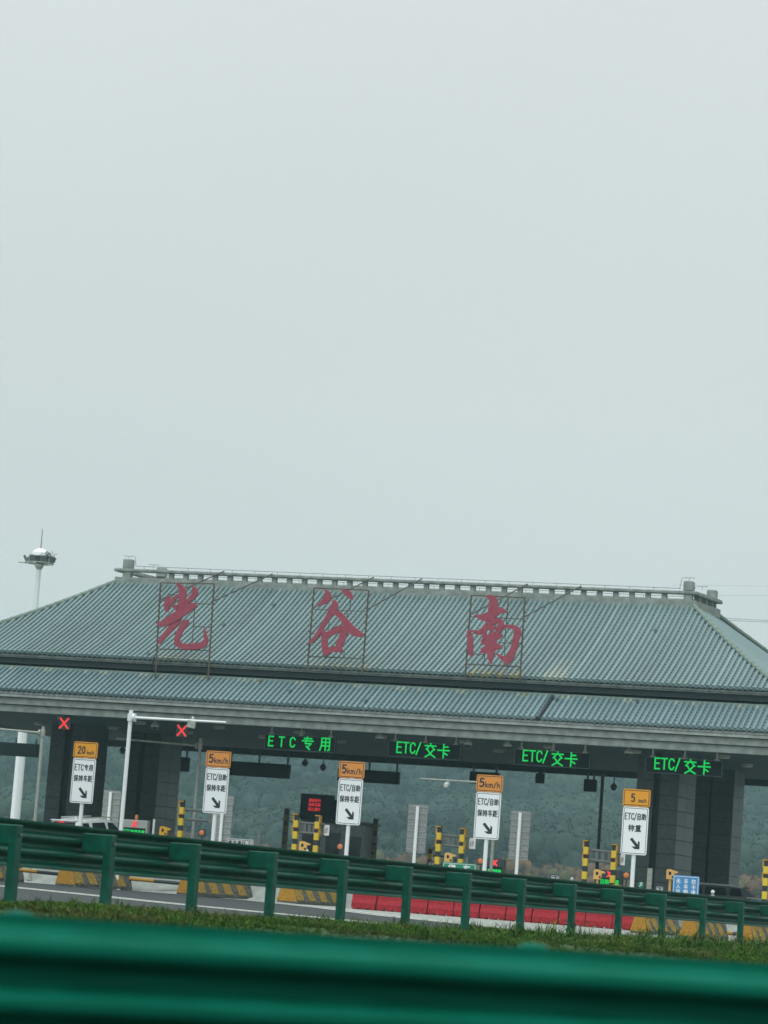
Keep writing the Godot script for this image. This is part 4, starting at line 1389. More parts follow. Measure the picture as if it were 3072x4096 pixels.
func ground() -> void:
	var st := shape()
	quad(st, Vector3(-2500, -0.06, 400), Vector3(2500, -0.06, 400), Vector3(2500, -0.06, -3500), Vector3(-2500, -0.06, -3500), Vector3.UP)
	put("ground", st, M.soil, self).set_meta("kind", "structure")
	# the exit road and the rising concrete plaza behind it
	var edge := [Vector3(-46.41, 0.0, -105.63), Vector3(-42.98, 0.0, -106.20), Vector3(-38.77, 0.0, -102.53), Vector3(-35.42, 0.0, -99.83), Vector3(-30.31, 0.0, -93.44), Vector3(-25.36, 0.0, -85.28), Vector3(-19.57, 0.0, -79.00)]
	st = shape()
	quad(st, Vector3(-260, 0, -20), Vector3(90, 0, -20), Vector3(90, 0, -102.5), Vector3(-260, 0, -102.5), Vector3.UP)
	put("exit_road", st, M.asphalt, self).set_meta("kind", "structure")
	st = shape()
	var xs := [-260.0, -150.0, -100.0, -70.0]
	var zs := [-101.55, -101.55, -101.55, -101.55]
	for e in edge:
		if e.x > xs[-1] + 0.2:
			xs.append(e.x)
			zs.append(maxf(e.z - 0.5, -101.55))
	xs.append_array([-12.0, 0.0, 40.0, 90.0])
	zs.append_array([-80.0, -78.0, -76.0, -76.0])
	for i in xs.size() - 1:
		var rows := [0.0, 0.0, 0.0]
		for k in 16:
			var p := []
			for c in [[i, k], [i + 1, k], [i + 1, k + 1], [i, k + 1]]:
				var z: float = zs[c[0]] if c[1] == 0 else lerpf(-101.75, -107.2, (c[1] - 1) / 12.0) if c[1] < 13 else [-130.0, -170.0, -205.0][c[1] - 13] if c[1] < 16 else -205.0
				p.append(Vector3(xs[c[0]], paved(xs[c[0]], z) + 0.004, z))
			quad(st, p[0], p[1], p[2], p[3], Vector3.UP)
	put("plaza", st, M.pale_concrete, self).set_meta("kind", "structure")
	for line in [[edge, 0.42], [[Vector3(-43.01, 0.0, -87.78), Vector3(-39.48, 0.0, -85.51), Vector3(-33.57, 0.0, -80.18), Vector3(-29.60, 0.0, -76.36), Vector3(-25.34, 0.0, -73.15), Vector3(-23.26, 0.0, -71.90), Vector3(-20.21, 0.0, -68.02), Vector3(-17.74, 0.0, -64.57), Vector3(-14.89, 0.0, -59.94)], 0.45]]:
		st = shape()
		var pts: Array = line[0]
		for i in pts.size() - 1:
			var p: Vector3 = pts[i]
			var q: Vector3 = pts[i + 1]
			var d := (q - p).normalized()
			for o in [-0.38, 0.38]:
				var side: Vector3 = Vector3(-d.z, 0, d.x) * float(o)
				var wide: Vector3 = Vector3(-d.z, 0, d.x) * float(line[1]) * 0.5
				var up := Vector3.UP * 0.009
				quad(st, p + side - wide + up, q + side - wide + up, q + side + wide + up, p + side + wide + up, Vector3.UP)
		put("road_line", st, M.road_paint, self).set_meta("kind", "structure")
	# our own road
	st = shape()
	var outline := PackedVector2Array([Vector2(-60, 36), Vector2(-6.4, -3.9), Vector2(-4.0, -6.2), Vector2(-2.4, -7.6), Vector2(-0.9, -8.7), Vector2(2.2, -10.3), Vector2(40, -28), Vector2(90, -30), Vector2(90, 60), Vector2(-60, 60)])
	prism(st, outline, -0.004, 0.004, Transform3D(Basis(Vector3.RIGHT, Vector3.BACK, Vector3.DOWN), Vector3.ZERO))
	put("road", st, M.asphalt, self).set_meta("kind", "structure")
	# the verge under the far guardrail
	var a := Vector3(-13.68, 0, -29.94)
	var along := Vector3(2.91, 0, -24.32).normalized()
	var side := Vector3(-along.z, 0, along.x)
	st = shape()
	var n_s := 60
	var n_d := 22
	for i in n_s:
		for k in n_d:
			var p := []
			for c in [[i, k], [i + 1, k], [i + 1, k + 1], [i, k + 1]]:
				var s := lerpf(-25.0, 75.0, float(c[0]) / n_s)
				var d := lerpf(-6.0, 11.5, float(c[1]) / n_d)
				p.append(a + along * s + side * d + Vector3.UP * (verge_height(s, d) + 0.006))
			quad(st, p[0], p[1], p[2], p[3], Vector3.UP)
	put("grass_verge", st, M.turf, self).set_meta("kind", "structure")
	# grass blades
	st = shape()
	var local := RandomNumberGenerator.new()
	local.seed = 5
	for b in 12:
		var az := local.randf() * TAU
		var root := Vector3(local.randf_range(-0.09, 0.09), -0.02, local.randf_range(-0.09, 0.09))
		var lean := Vector3(cos(az), 0, sin(az)) * local.randf_range(0.15, 0.6)
		var h := local.randf_range(0.5, 1.0)
		var wv := Vector3(-sin(az), 0, cos(az)) * 0.012
		var m := root + lean * 0.3 + Vector3.UP * h * 0.6
		var tip := root + lean + Vector3.UP * h * (1.0 - lean.length() * 0.4)
		var nn := (Vector3.UP + lean).normalized()
		tri(st, root - wv, root + wv, m, nn, nn, nn)
		tri(st, m - wv * 0.8, m + wv * 0.8, tip, nn, nn, nn)
		tri(st, root - wv, m - wv * 0.8, m + wv * 0.8, nn, nn, nn)
	var tuft := st.commit()
	var places := []
	var tints := []
	for i in 62000:
		var s := rng.randf_range(-14.0, 48.0)
		var d := rng.randf_range(-0.8, 11.4) if rng.randf() < 0.75 else rng.randf_range(-0.8, 2.0)
		var tall := (0.1 + 0.14 * smoothstep(4.0, 20.0, s)) * (0.55 + 0.9 * rng.randf()) * (0.8 + 0.3 * sin(s * 0.9 + sin(d * 1.3)))
		if d < 1.0:
			tall *= 0.75
		if rng.randf() < 0.05:
			tall *= 1.9
		if tall < 0.03:
			continue
		var p := a + along * s + side * d
		p.y = verge_height(s, d)
		places.append(Transform3D(Basis(Vector3.UP, rng.randf() * TAU).scaled(Vector3(tall * 1.3 + 0.1, tall, tall * 1.3 + 0.1)), p))
		var v := rng.randf_range(0.6, 1.3)
		var c := Color(0.058, 0.14, 0.018) if rng.randf() > 0.09 else Color(0.17, 0.14, 0.06)
		if sin(s * 2.1 + 1.0) * sin(d * 1.7 + s * 0.4) > 0.5:
			c = c.lerp(Color(0.11, 0.2, 0.02), 0.6)
		if sin(s * 0.8) * sin(s * 0.37 + d * 0.9) > 0.55:
			c = c.lerp(Color(0.15, 0.13, 0.05), 0.55)
		tints.append(Color(c.r * v, c.g * v, c.b * v))
	var g := many("grass", tuft, M.leaf, self, places, tints)
	tag(g, "rough green grass growing on the verge between the two guardrails", "grass")

func hill_height(x: float, z: float) -> float:
	var n := sin(x * 0.021 + 1.3) * 4.0 + sin(x * 0.047 + z * 0.01) * 2.2 + sin(x * 0.11 + z * 0.05) * 0.8
	return smoothstep(420.0, 1080.0, -z) * (66.0 + n * 2.0) - 0.5

func crown(seed_of: int) -> ArrayMesh:
	# a crown about one metre across: clumps of small leaf faces with gaps between
	var r := RandomNumberGenerator.new()
	r.seed = seed_of
	var st := shape()
	var clumps := []
	for i in 14:
		clumps.append([Vector3(r.randf_range(-0.34, 0.34), r.randf_range(-0.3, 0.36), r.randf_range(-0.34, 0.34)), r.randf_range(0.12, 0.22)])
	for q in clumps:
		# the leafy mass of each clump
		var o: Vector3 = q[0]
		for u in 8:
			for v in 5:
				var p := []
				var n := []
				for e in [[u, v], [u + 1, v], [u + 1, v + 1], [u, v + 1]]:
					var a: float = TAU * (int(e[0]) % 8) / 8.0
					var b: float = PI * float(e[1]) / 5.0
					var d := Vector3(cos(a) * sin(b), cos(b), sin(a) * sin(b))
					var bump := 0.92 + 0.16 * sin(d.x * 7.0 + o.x * 40.0) * sin(d.y * 6.0 + o.z * 30.0) * sin(d.z * 8.0)
					p.append(o + d * float(q[1]) * bump * 0.82)
					n.append((d + (o + Vector3(0, 0.3, 0)) * 0.8).normalized())
				tri(st, p[0], p[1], p[2], n[0], n[1], n[2])
				tri(st, p[0], p[2], p[3], n[0], n[2], n[3])
	for i in 1300:
		var c: Array = clumps[r.randi() % 14]
		var dir := Vector3(r.randfn(), r.randfn() * 0.8 + 0.2, r.randfn()).normalized()
		var p: Vector3 = c[0] + dir * float(c[1]) * r.randf_range(0.75, 1.14)
		var u := across(dir) * 0.017
		var v := dir.cross(u).normalized() * 0.023
		var tw := r.randf() * TAU
		var uu := u * cos(tw) + v * sin(tw)
		var vv := v * cos(tw) - u * sin(tw) + dir * r.randf_range(-0.01, 0.01)
		var nn := (dir + (p + Vector3(0, 0.3, 0)) * 0.8).normalized()
		tri(st, p - uu, p - vv, p + uu, nn, nn, nn)
		tri(st, p - uu, p + uu, p + vv, nn, nn, nn)
	return st.commit()

func hills() -> void:
	var st := shape()
	var nx := 60
	var nz := 30
	for i in nx:
		for k in nz:
			var p := []
			for c in [[i, k], [i + 1, k], [i + 1, k + 1], [i, k + 1]]:
				var x := lerpf(-950.0, 330.0, float(c[0]) / nx)
				var z := lerpf(-206.0, -1300.0, float(c[1]) / nz)
				p.append(Vector3(x, hill_height(x, z), z))
			quad(st, p[0], p[1], p[2], p[3], Vector3.UP)
	put("hills", st, M.hill_soil, self).set_meta("kind", "structure")
	var crowns := [crown(21), crown(22), crown(23)]
	for kind in 4:
		var places := []
		var tints := []
		for i in (2600 if kind < 3 else 700):
			var z := -440.0 - 650.0 * pow(rng.randf(), 0.75)
			var x := z * tan(rng.randf_range(0.04, 0.56))
			x = -absf(x) if rng.randf() < 0.97 else x
			var size := rng.randf_range(8.0, 15.0)
			if kind == 3:
				z = rng.randf_range(-400.0, -520.0)
				x = z * rng.randf_range(0.05, 0.56)
				size = rng.randf_range(4.0, 7.5)
			var y := hill_height(x, z)
			if y < -0.3 and kind < 3:
				continue
			places.append(Transform3D(Basis(Vector3.UP, rng.randf() * TAU).scaled(Vector3(size, size * rng.randf_range(0.8, 1.2), size)), Vector3(x, maxf(y, 0.0) + size * 0.33, z)))
			var v := rng.randf_range(0.85, 1.15) * (1.0 + 0.5 * sin(x * 0.04 + 2.0 * sin(z * 0.02)) * sin(z * 0.025 + x * 0.012))
			var c := Color(0.032, 0.052, 0.044)
			if kind == 3:
				c = [Color(0.13, 0.075, 0.035), Color(0.09, 0.085, 0.035), Color(0.1, 0.06, 0.035)][rng.randi() % 3]
			elif rng.randf() < 0.2:
				c = Color(0.042, 0.064, 0.044)
			tints.append(Color(c.r * v, c.g * v, c.b * v))
		var o := many("woodland" if kind < 3 else "shrubs", crowns[kind % 3], M.leaf, self, places, tints)
		o.name = ["woodland", "woodland_001", "woodland_002", "shrubs"][kind]
		tag(o, "hazy grey green trees covering the hill behind the station" if kind < 3 else "brownish shrubs along the foot of the hill", "trees" if kind < 3 else "shrubs", "woodland on the hill" if kind < 3 else "")

func high_mast() -> void:
	var foot: Vector3 = Vector3(-98.33, 22.14, -215.00)
	var top: float = 25.34
	var k: float = 0.004
	foot.x += 0.2
	var t := thing("high_mast_lamp", "tall white mast with a ring of floodlights and a white dome", "lamp post", Vector3(-98.34, 0, -215.0))
	var st := shape()
	tube(st, Vector3.ZERO, Vector3(0, top, 0), 0.34, 50.0 * k, 16)
	put("shaft", st, M.mast_white, t)
	st = shape()
	lathe(st, Vector3(0, top - 20.0 * k, 0), [[52.0 * k, 0.0], [60.0 * k, 20.0 * k], [95.0 * k, 75.0 * k], [95.0 * k, 110.0 * k]], 14)
	put("collar", st, M.grey_pole, t)
	st = shape()
	var rr := 300.0 * k
	for i in 20:
		var a0 := TAU * i / 20.0
		var a1 := TAU * (i + 1) / 20.0
		tube(st, Vector3(cos(a0), 0, sin(a0)) * rr + Vector3(0, top + 120.0 * k, 0), Vector3(cos(a1), 0, sin(a1)) * rr + Vector3(0, top + 120.0 * k, 0), 12.0 * k, 12.0 * k, 6)
	for i in 6:
		var a := TAU * i / 6.0
		tube(st, Vector3(0, top + 110.0 * k, 0), Vector3(cos(a), 0, sin(a)) * rr + Vector3(0, top + 120.0 * k, 0), 9.0 * k, 9.0 * k, 6)
	tube(st, Vector3(-rr, top + 120.0 * k, 0), Vector3(-500.0 * k, top + 130.0 * k, 0), 14.0 * k, 12.0 * k, 8)
	put("lamp_ring", st, M.grey_pole, t)
	for a in [-2.75, -1.6, -0.7, 0.1, 0.9, 1.7, 2.6]:
		st = shape()
		var turn := Basis(Vector3.UP, -float(a) + PI * 0.5) * Basis(Vector3.RIGHT, 0.5)
		soft_box(st, Vector3(cos(a), 0, sin(a)) * rr * 1.02 + Vector3(0, top + 200.0 * k, 0), Vector3(115.0, 140.0, 40.0) * k, 6.0 * k, turn)
		put("floodlight", st, M.flood_case, t)
	st = shape()
	lathe(st, Vector3(0, top + 285.0 * k, 0), [[0.0, -20.0 * k], [185.0 * k, -18.0 * k], [190.0 * k, 0.0], [180.0 * k, 60.0 * k], [130.0 * k, 120.0 * k], [60.0 * k, 152.0 * k], [0.0, 160.0 * k]], 24)
	put("dome", st, M.white_plate, t)
	st = shape()
	lathe(st, Vector3(0, top + 110.0 * k, 0), [[60.0 * k, 0.0], [110.0 * k, 60.0 * k], [120.0 * k, 150.0 * k]], 14)
	put("winch_box", st, M.dark_metal, t)
	st = shape()
	tube(st, Vector3(0, top + 440.0 * k, 0), Vector3(0, top + 860.0 * k, 0), 11.0 * k, 8.0 * k, 8)
	put("lightning_rod", st, M.steel_dark, t)
	# a bird's nest wedged beside the dome
	st = shape()
	var r := RandomNumberGenerator.new()
	r.seed = 77
	for i in 130:
		var c := Vector3(r.randfn() * 75.0, r.randfn() * 48.0, r.randfn() * 75.0) * k
		var d := Vector3(r.randfn(), r.randfn() * 0.5, r.randfn()).normalized() * r.randf_range(50, 130) * k
		tube(st, c - d * 0.5, c + d * 0.5, 6.0 * k, 4.0 * k, 4, false)
	var nest := put("nest", st, M.twig, self)
	nest.position = Vector3(-98.34 + 185.0 * k, top + 250.0 * k, -215.0 + 60.0 * k)
	tag(nest, "dark twig nest on the right of the mast's lamp ring", "nest")

func pylon_and_wires() -> void:
	var at: Vector3 = Vector3(-194.32, 28.74, -820.00)
	var y0 := hill_height(at.x, -820.0)
	var t := thing("pylon", "pale lattice pylon in the haze on the hill", "pylon", Vector3(at.x, y0, -820.0))
	var st := shape()
	var h := 38.59 + 14.0 - y0
	for s in [[-1, -1], [1, -1], [1, 1], [-1, 1]]:
		tube(st, Vector3(s[0] * 5.7, 0, s[1] * 5.7), Vector3(s[0] * 1.0, h, s[1] * 1.0), 0.22, 0.15, 6)
	put("leg_frame", st, M.mast_white, t)
	st = shape()
	for k in 7:
		var a := 5.7 - 4.7 * k / 7.0
		var b := 5.7 - 4.7 * (k + 1) / 7.0
		for z in [-1.0, 1.0]:
			tube(st, Vector3(-a, h * k / 7.0, z * a), Vector3(b, h * (k + 1) / 7.0, z * b), 0.13, 0.13, 5)
			tube(st, Vector3(a, h * k / 7.0, z * a), Vector3(-b, h * (k + 1) / 7.0, z * b), 0.13, 0.13, 5)
			tube(st, Vector3(z * a, h * k / 7.0, -a), Vector3(z * b, h * (k + 1) / 7.0, b), 0.13, 0.13, 5)
	put("bracing", st, M.mast_white, t)
	var w := thing("power_line", "thin power wires crossing the sky at the right edge", "power line", Vector3(-39.95, 22.96, -210.00))
	var k := 0
	for q in [[Vector3(-40.52, 23.13, -210.00), Vector3(-29.50, 23.03, -210.00), 0.018], [Vector3(-40.51, 22.95, -210.00), Vector3(-29.50, 22.95, -210.00), 0.018], [Vector3(-42.35, 25.52, -210.00), Vector3(-29.65, 25.90, -210.00), 0.006], [Vector3(-42.30, 24.74, -210.00), Vector3(-29.61, 25.17, -210.00), 0.006]]:
		st = shape()
		tube(st, q[0] - w.position, q[1] - w.position, q[2], q[2], 6)
		put("wire", st, M.steel_dark, w)

# ---------------------------------------------------------------- everything together
func _ready() -> void:
	# camera: about 65 mm on 24 mm of height, held level with a car's window, tilted up and turned clockwise
	var cam := Camera3D.new()
	cam.name = "Camera"
	cam.transform = Transform3D(Basis(Vector3.UP, 0.30543) * Basis(Vector3.RIGHT, 0.13266) * Basis(Vector3.BACK, 0.07436), Vector3(0, 1.15, 0))
	cam.fov = 21.09
	cam.near = 0.1
	cam.far = 5000.0
	var lens := CameraAttributesPhysical.new()
	lens.frustum_focal_length = 64.45
	lens.frustum_focus_distance = 68.0
	lens.exposure_aperture = 2.4
	lens.frustum_near = 0.1
	lens.frustum_far = 5000.0
	cam.attributes = lens
	add_child(cam)
	# sky: an even overcast, brighter towards the zenith
	var sky_noise := FastNoiseLite.new()
	sky_noise.seed = 4
	sky_noise.frequency = 1.6
	sky_noise.fractal_octaves = 3
	var pano := Image.create(512, 256, false, Image.FORMAT_RGBF)
	for y in 256:
		var el := PI * (0.5 - (y + 0.5) / 256.0)
		for x in 512:
			var az := TAU * (x + 0.5) / 512.0
			var d := Vector3(cos(el) * cos(az), sin(el), cos(el) * sin(az))
			var v := SKY_LEVEL * (1.0 + 1.3 * pow(maxf(sin(el), 0.0), 2.7)) * (1.0 + 0.06 * sky_noise.get_noise_3dv(d * Vector3(1, 2.2, 1)))
			if el < 0.0:
				v = SKY_LEVEL * 0.35
			pano.set_pixel(x, y, Color(0.915 * v, 0.978 * v, 0.978 * v))
	var sm := PanoramaSkyMaterial.new()
	sm.panorama = ImageTexture.create_from_image(pano)
	var sky := Sky.new()
	sky.sky_material = sm
	var env := Environment.new()
	env.background_mode = Environment.BG_SKY
	env.sky = sky
	env.tonemap_mode = Environment.TONE_MAPPER_LINEAR
	env.tonemap_exposure = EXPOSURE
	env.fog_enabled = true
	env.fog_density = FOG
	env.fog_light_color = Color(0.79, 0.96, 0.98)
	env.sdfgi_enabled = true
	env.ssao_enabled = true
	env.ssil_enabled = true
	var we := WorldEnvironment.new()
	we.name = "WorldEnvironment"
	we.environment = env
	add_child(we)
	var sun := DirectionalLight3D.new()
	sun.name = "Sun"
	sun.light_energy = 0.5
	sun.light_angular_distance = 30.0
	sun.light_color = Color(0.93, 0.99, 1.0)
	sun.shadow_enabled = true
	sun.rotation = Vector3(deg_to_rad(-56.0), deg_to_rad(-8.0), 0)
	add_child(sun)

	rng.seed = 20240
	materials()
	ground()
	hills()
	station()
	roof_lettering()
	high_mast()
	pylon_and_wires()
	far_guardrail()
	near_guardrail()
	barriers()
	lane_sign("white lane sign under an amber 20 km/h plate, leftmost of the lane signs", -43.48, 5.69, "20", true, ["ETC专用", "保持车距"])
	lane_sign("white lane sign under an orange 5 km/h plate, beside the olive grey pole", -37.85, 5.65, "5", false, ["ETC/自助", "保持车距"])
	lane_sign("white lane sign under an orange 5 km/h plate, in front of the booth", -32.37, 5.56, "5", false, ["ETC/自助", "保持车距"])
	lane_sign("white lane sign under an orange 5 km/h plate, between the two grey sign backs", -26.87, 5.37, "5", false, ["ETC/自助", "保持车距"])
	lane_sign("white weighing lane sign under an amber 5 km/h plate, rightmost of the lane signs", -21.19, 5.18, "5", true, ["ETC/自助", "称重"])
	led_sign("LED display with widely spaced green ETC 专用, leftmost of the displays", -37.04, -34.06, 6.28, true)
	led_sign("LED display with green ETC/交卡, above the gap between the third and fourth signs", -31.86, -28.90, 6.29, false)
	led_sign("LED display with green ETC/交卡, second from the right", -26.73, -23.71, 6.26, false)
	led_sign("LED display with green ETC/交卡, in front of the right pier", -21.53, -18.57, 6.26, false)
	red_cross("lit red cross signal in front of the left pier", Vector3(-45.79, 6.53, -104.00))
	red_cross("lit red cross signal at the end of the white gantry arm", Vector3(-40.62, 6.51, -104.00))
	for q in [["white dome camera below the white gantry arm", Vector3(-41.83, 6.60, -104.00), 6.86, false], ["white dome camera right of the leftmost LED display", Vector3(-32.29, 6.66, -104.00), 6.86, false], ["small white dome camera just left of the second LED display", Vector3(-32.29, 6.67, -104.00), 6.86, false], ["large white dome camera right of the second LED display", Vector3(-28.65, 6.62, -104.00), 6.86, false], ["white dome camera left of the third LED display", Vector3(-27.05, 6.64, -104.00), 6.86, false], ["white dome camera left of the rightmost LED display", Vector3(-22.25, 6.65, -104.00), 6.86, false], ["dark dome camera hanging behind the white gantry pole", Vector3(-51.45, 6.38, -124.00), 6.72, true], ["small dark dome camera below the leftmost LED display", Vector3(-42.08, 6.32, -124.00), 6.72, true], ["large dark dome camera below the leftmost LED display", Vector3(-41.17, 6.17, -124.00), 6.72, true], ["dark dome camera left of the rightmost sign", Vector3(-27.11, 6.10, -124.00), 6.72, true]]:
		dome_camera(q[0], q[1], q[2], q[3])
	dark_board("dark board at the left edge in front of the thick white pole", -59.41, -55.87, 5.82, 6.47, -124.0)
	dark_board("dark board beside the left rear pier", -48.89, -47.94, 5.59, 6.28, -124.0)
	dark_board("dark board right of the second sign", -45.97, -42.80, 5.56, 6.24, -124.0)
	dark_board("dark board behind the third sign's speed plate", -40.40, -37.36, 5.62, 6.21, -124.0)
	dark_board("dark board behind the fourth sign's speed plate", -33.95, -32.54, 5.89, 6.45, -124.0)
	dark_board("small square dark board near the rightmost gate", -28.50, -27.91, 5.85, 6.42, -124.0)
	dark_board("small dark unit right of the fourth sign", -30.80, -30.40, 6.09, 6.55, -124.0)
	poles()
	sign_back("grey sign back by the left rear pier", -58.51, 4.89, -140.0)
	sign_back("grey sign back half hidden behind the second sign", -51.95, 5.02, -140.0)
	sign_back("grey sign back between the third and fourth signs", -41.03, 5.21, -140.0)
	sign_back("grey sign back right of the fourth sign", -35.45, 5.23, -140.0)
	lane_gate("single black and yellow detector post left of the olive grey pole", Vector3(-40.35, 3.72, -104.00), Vector3(-40.35, 3.72, -104.00), 0.25, true)
	lane_gate("black and yellow detector frame in front of the message screen", Vector3(-35.47, 3.51, -104.00), Vector3(-34.58, 3.51, -104.00), 0.36)
	lane_gate("black and yellow detector frame left of the fourth sign", Vector3(-29.55, 3.41, -104.00), Vector3(-28.61, 3.39, -104.00), 0.4)
	lane_gate("black and yellow detector frame left of the rightmost sign", Vector3(-23.66, 3.25, -104.00), Vector3(-22.56, 3.18, -104.00), 0.26)
	lane_gate("black and yellow detector frame cut off by the right edge", Vector3(-16.71, 2.99, -104.00), Vector3(-15.51, 2.94, -104.00), 0.3)
	lane_gate("small distant detector post beside the third sign back", Vector3(-35.88, 2.81, -125.00), Vector3(-35.88, 2.81, -125.00), 0.2, true)
	toll_booth()
	bullet_camera("white bullet camera on a white post beside the left rear pier", Vector3(-41.91, 3.05, -105.00), 0.05)
	bullet_camera("small white bullet camera behind the green sign", Vector3(-30.55, 2.49, -112.00), 0.045)
	bullet_camera("small white camera post right of the second sign back", Vector3(-39.82, 2.84, -112.00), 0.06)
	yellow_camera("deep yellow hooded camera left of the single detector post", Vector3(-40.67, 2.43, -103.00), false)
	yellow_camera("pale yellow hooded camera in front of the booth", Vector3(-34.77, 2.23, -103.00), true)
	yellow_camera("pale yellow hooded camera above the green sign", Vector3(-28.83, 2.19, -103.00), true)
	yellow_camera("pale yellow hooded camera on a post left of the rightmost sign", Vector3(-22.93, 1.96, -103.00), true)
	yellow_camera("pale yellow hooded camera on a tall post beside the blue sign", Vector3(-20.14, 2.16, -103.00), true)
	booth_lamp("square amber lamp left of the second sign's post", Vector3(-39.05, 2.47, -103.00), false)
	booth_lamp("round amber lamp left of the third sign's post", Vector3(-33.24, 2.31, -103.00), true)
	booth_lamp("square amber lamp left of the fourth sign's post", Vector3(-27.55, 2.14, -103.00), false)
	booth_lamp("square amber lamp left of the rightmost sign's post", Vector3(-21.82, 2.00, -103.00), false)
	lane_cabinet("pale grey lane cabinet with an amber beacon, leftmost of the cabinets", -42.88, -41.79, 2.81, -104.0, M.cabinet_grey, true, ["ETC专用车道"])
	lane_cabinet("dark lane cabinet right of the fourth sign's post", -27.62, -26.87, 2.29, -104.0, M.booth_dark, false, ["车辆请停", "通行"])
	lane_cabinet("dark lane cabinet behind the rightmost detector frame", -23.59, -22.63, 2.18, -106.0, M.booth_dark, false, ["自助车道", "通行"])
	flat_sign("notice_sign", "long white notice 客车通行 right of the second sign", -39.09, -37.93, 2.37, 0.55, 106.0 * -1.0, M.white_plate, M.print_black, ["客车通行 5"], 0.16, 0.022)
	flat_sign("green_sign", "green sign with white 绿 车 below the yellow hooded camera", -28.77, -27.43, 2.01, 0.75, -102.0, M.green_plate, M.print_white, ["绿 车"], 0.32, 0.05)
	flat_sign("blue_sign", "blue sign with three columns of white characters beside a yellow camera", -19.84, -18.84, 2.14, 1.3, -102.0, M.blue_plate, M.print_white, ["无人自助止", "车车辆减行", "仅卡请停行"], 0.17, 0.024, true)
	flat_sign("small_notice", "small dark notice with pale 停车 right of the fourth sign", -25.48, -25.09, 1.85, 0.42, -106.0, M.navy_plate, M.print_white, ["停车"], 0.13, 0.018)
	flat_sign("small_notice", "small dark notice with pale 停车 left of the blue sign", -21.28, -20.95, 1.71, 0.42, -106.0, M.navy_plate, M.print_white, ["停车"], 0.13, 0.018)
	flat_sign("small_notice", "small dark notice with pale 停车 left of the green sign", -31.61, -31.38, 2.07, 0.42, -110.0, M.navy_plate, M.print_white, ["停车"], 0.1, 0.015)
	bollard("ball topped bollard left of the rightmost detector frame", Vector3(-24.61, 1.73, -106.00))
	bollard("ball topped bollard in front of the dark van", Vector3(-18.68, 1.62, -104.00))
	bollard("ball topped bollard beside the yellow camera at the booth", Vector3(-34.94, 2.06, -104.00))
	small_things()
	car("white high hatchback seen from behind, with its brake light on", "white_car", Vector3(-45.12 + 0.6, 0.8, -105.2), -0.3, M.car_white, Vector3(1.9, 2.74 - 0.72, 4.6), 0.085)
	car("dark grey van behind the blue sign", "dark_van", Vector3(-20.45 - 0.4, paved(-20.0, -112.0) + 0.01, -113.0), 1.75, M.car_dark, Vector3(1.9, 1.95 - paved(-20.0, -112.0), 4.7))
	car("pale blue grey car at the right edge, only its roof above the guardrail", "pale_car", Vector3(-18.38, paved(-15.0, -112.0) + 0.01, -113.0), 1.6, M.car_pale, Vector3(1.8, 1.50 - paved(-15.0, -112.0), 4.3))

func small_things() -> void:
	var at: Vector3 = Vector3(-21.66, 1.70, -105.00)
	var y0 := paved(at.x, at.z)
	var t := thing("round_logo_sign", "small round green sign with a white swirl beside the rightmost sign's post", "road sign", Vector3(at.x, y0, at.z))
	var st := shape()
	tube(st, Vector3(0, at.y - y0, -0.02), Vector3(0, at.y - y0, 0.0), 0.12, 0.12, 20)
	var disc := put("disc", st, M.green_plate, t)
	st = shape()
	ribbon(st, [Vector2(0.06, at.y - y0 + 0.07), Vector2(-0.03, at.y - y0 + 0.05), Vector2(0.04, at.y - y0 - 0.01), Vector2(-0.05, at.y - y0 - 0.06)], 0.035, 0.004)
	put("swirl", st, M.print_white, disc)
	st = shape()
	tube(st, Vector3(0, 0, -0.05), Vector3(0, at.y - y0, -0.05), 0.025, 0.025, 8)
	put("post", st, M.steel, t)
	at = Vector3(-21.33, 2.32, -105.00)
	y0 = paved(at.x, at.z)
	t = thing("pale_post", "pale square concrete post right of the rightmost sign", "post", Vector3(at.x, y0, at.z))
	st = shape()
	soft_box(st, Vector3(0, (at.y - y0) * 0.5, 0), Vector3(0.18, at.y - y0, 0.18), 0.02)
	put("shaft", st, M.grey_pole, t)
	st = shape()
	soft_box(st, Vector3(0, at.y - y0 + 0.015, 0), Vector3(0.2, 0.03, 0.2), 0.01)
	put("cap", st, M.grey_pole, t)
	at = Vector3(-22.07, 1.49, -102.50)
	y0 = paved(at.x, at.z)
	t = thing("crash_cushion", "rounded yellow crash cushion in front of the rightmost detector frame", "crash cushion", Vector3(at.x, y0, at.z))
	st = shape()
	lathe(st, Vector3.ZERO, [[0.46, 0.0], [0.46, at.y - y0 - 0.18], [0.4, at.y - y0 - 0.04], [0.3, at.y - y0 + 0.06], [0.15, at.y - y0 + 0.12], [0.0, at.y - y0 + 0.14]], 22)
	put("shell", st, M.barrier_yellow, t)
	for k in 2:
		st = shape()
		lathe(st, Vector3(0, 0.3 + 0.4 * k, 0), [[0.463, 0.0], [0.466, 0.01], [0.466, 0.17], [0.463, 0.18]], 22)
		put("black_band", st, M.gate_black, t)
	# raised kerbs of the lane islands
	var i := 0
	for x in [-43.48, -37.85, -32.37, -26.87, -21.19]:
		y0 = paved(x, -108.0)
		var o := thing("lane_island", ["raised concrete lane island behind the leftmost sign", "raised concrete lane island behind the second sign", "raised concrete lane island behind the third sign", "raised concrete lane island behind the fourth sign", "raised concrete lane island behind the rightmost sign"][i], "traffic island", Vector3(x, y0, -114.0), 0.0, "lane islands")
		st = shape()
		soft_box(st, Vector3(0.2, 0.02, 0), Vector3(1.5, 0.28, 15.0), 0.03)
		put("slab", st, M.pale_concrete, o)
		st = shape()
		soft_box(st, Vector3(0.2, 0.02, 7.6), Vector3(1.3, 0.26, 0.2), 0.03)
		put("nose", st, M.barrier_yellow, o)
		i += 1

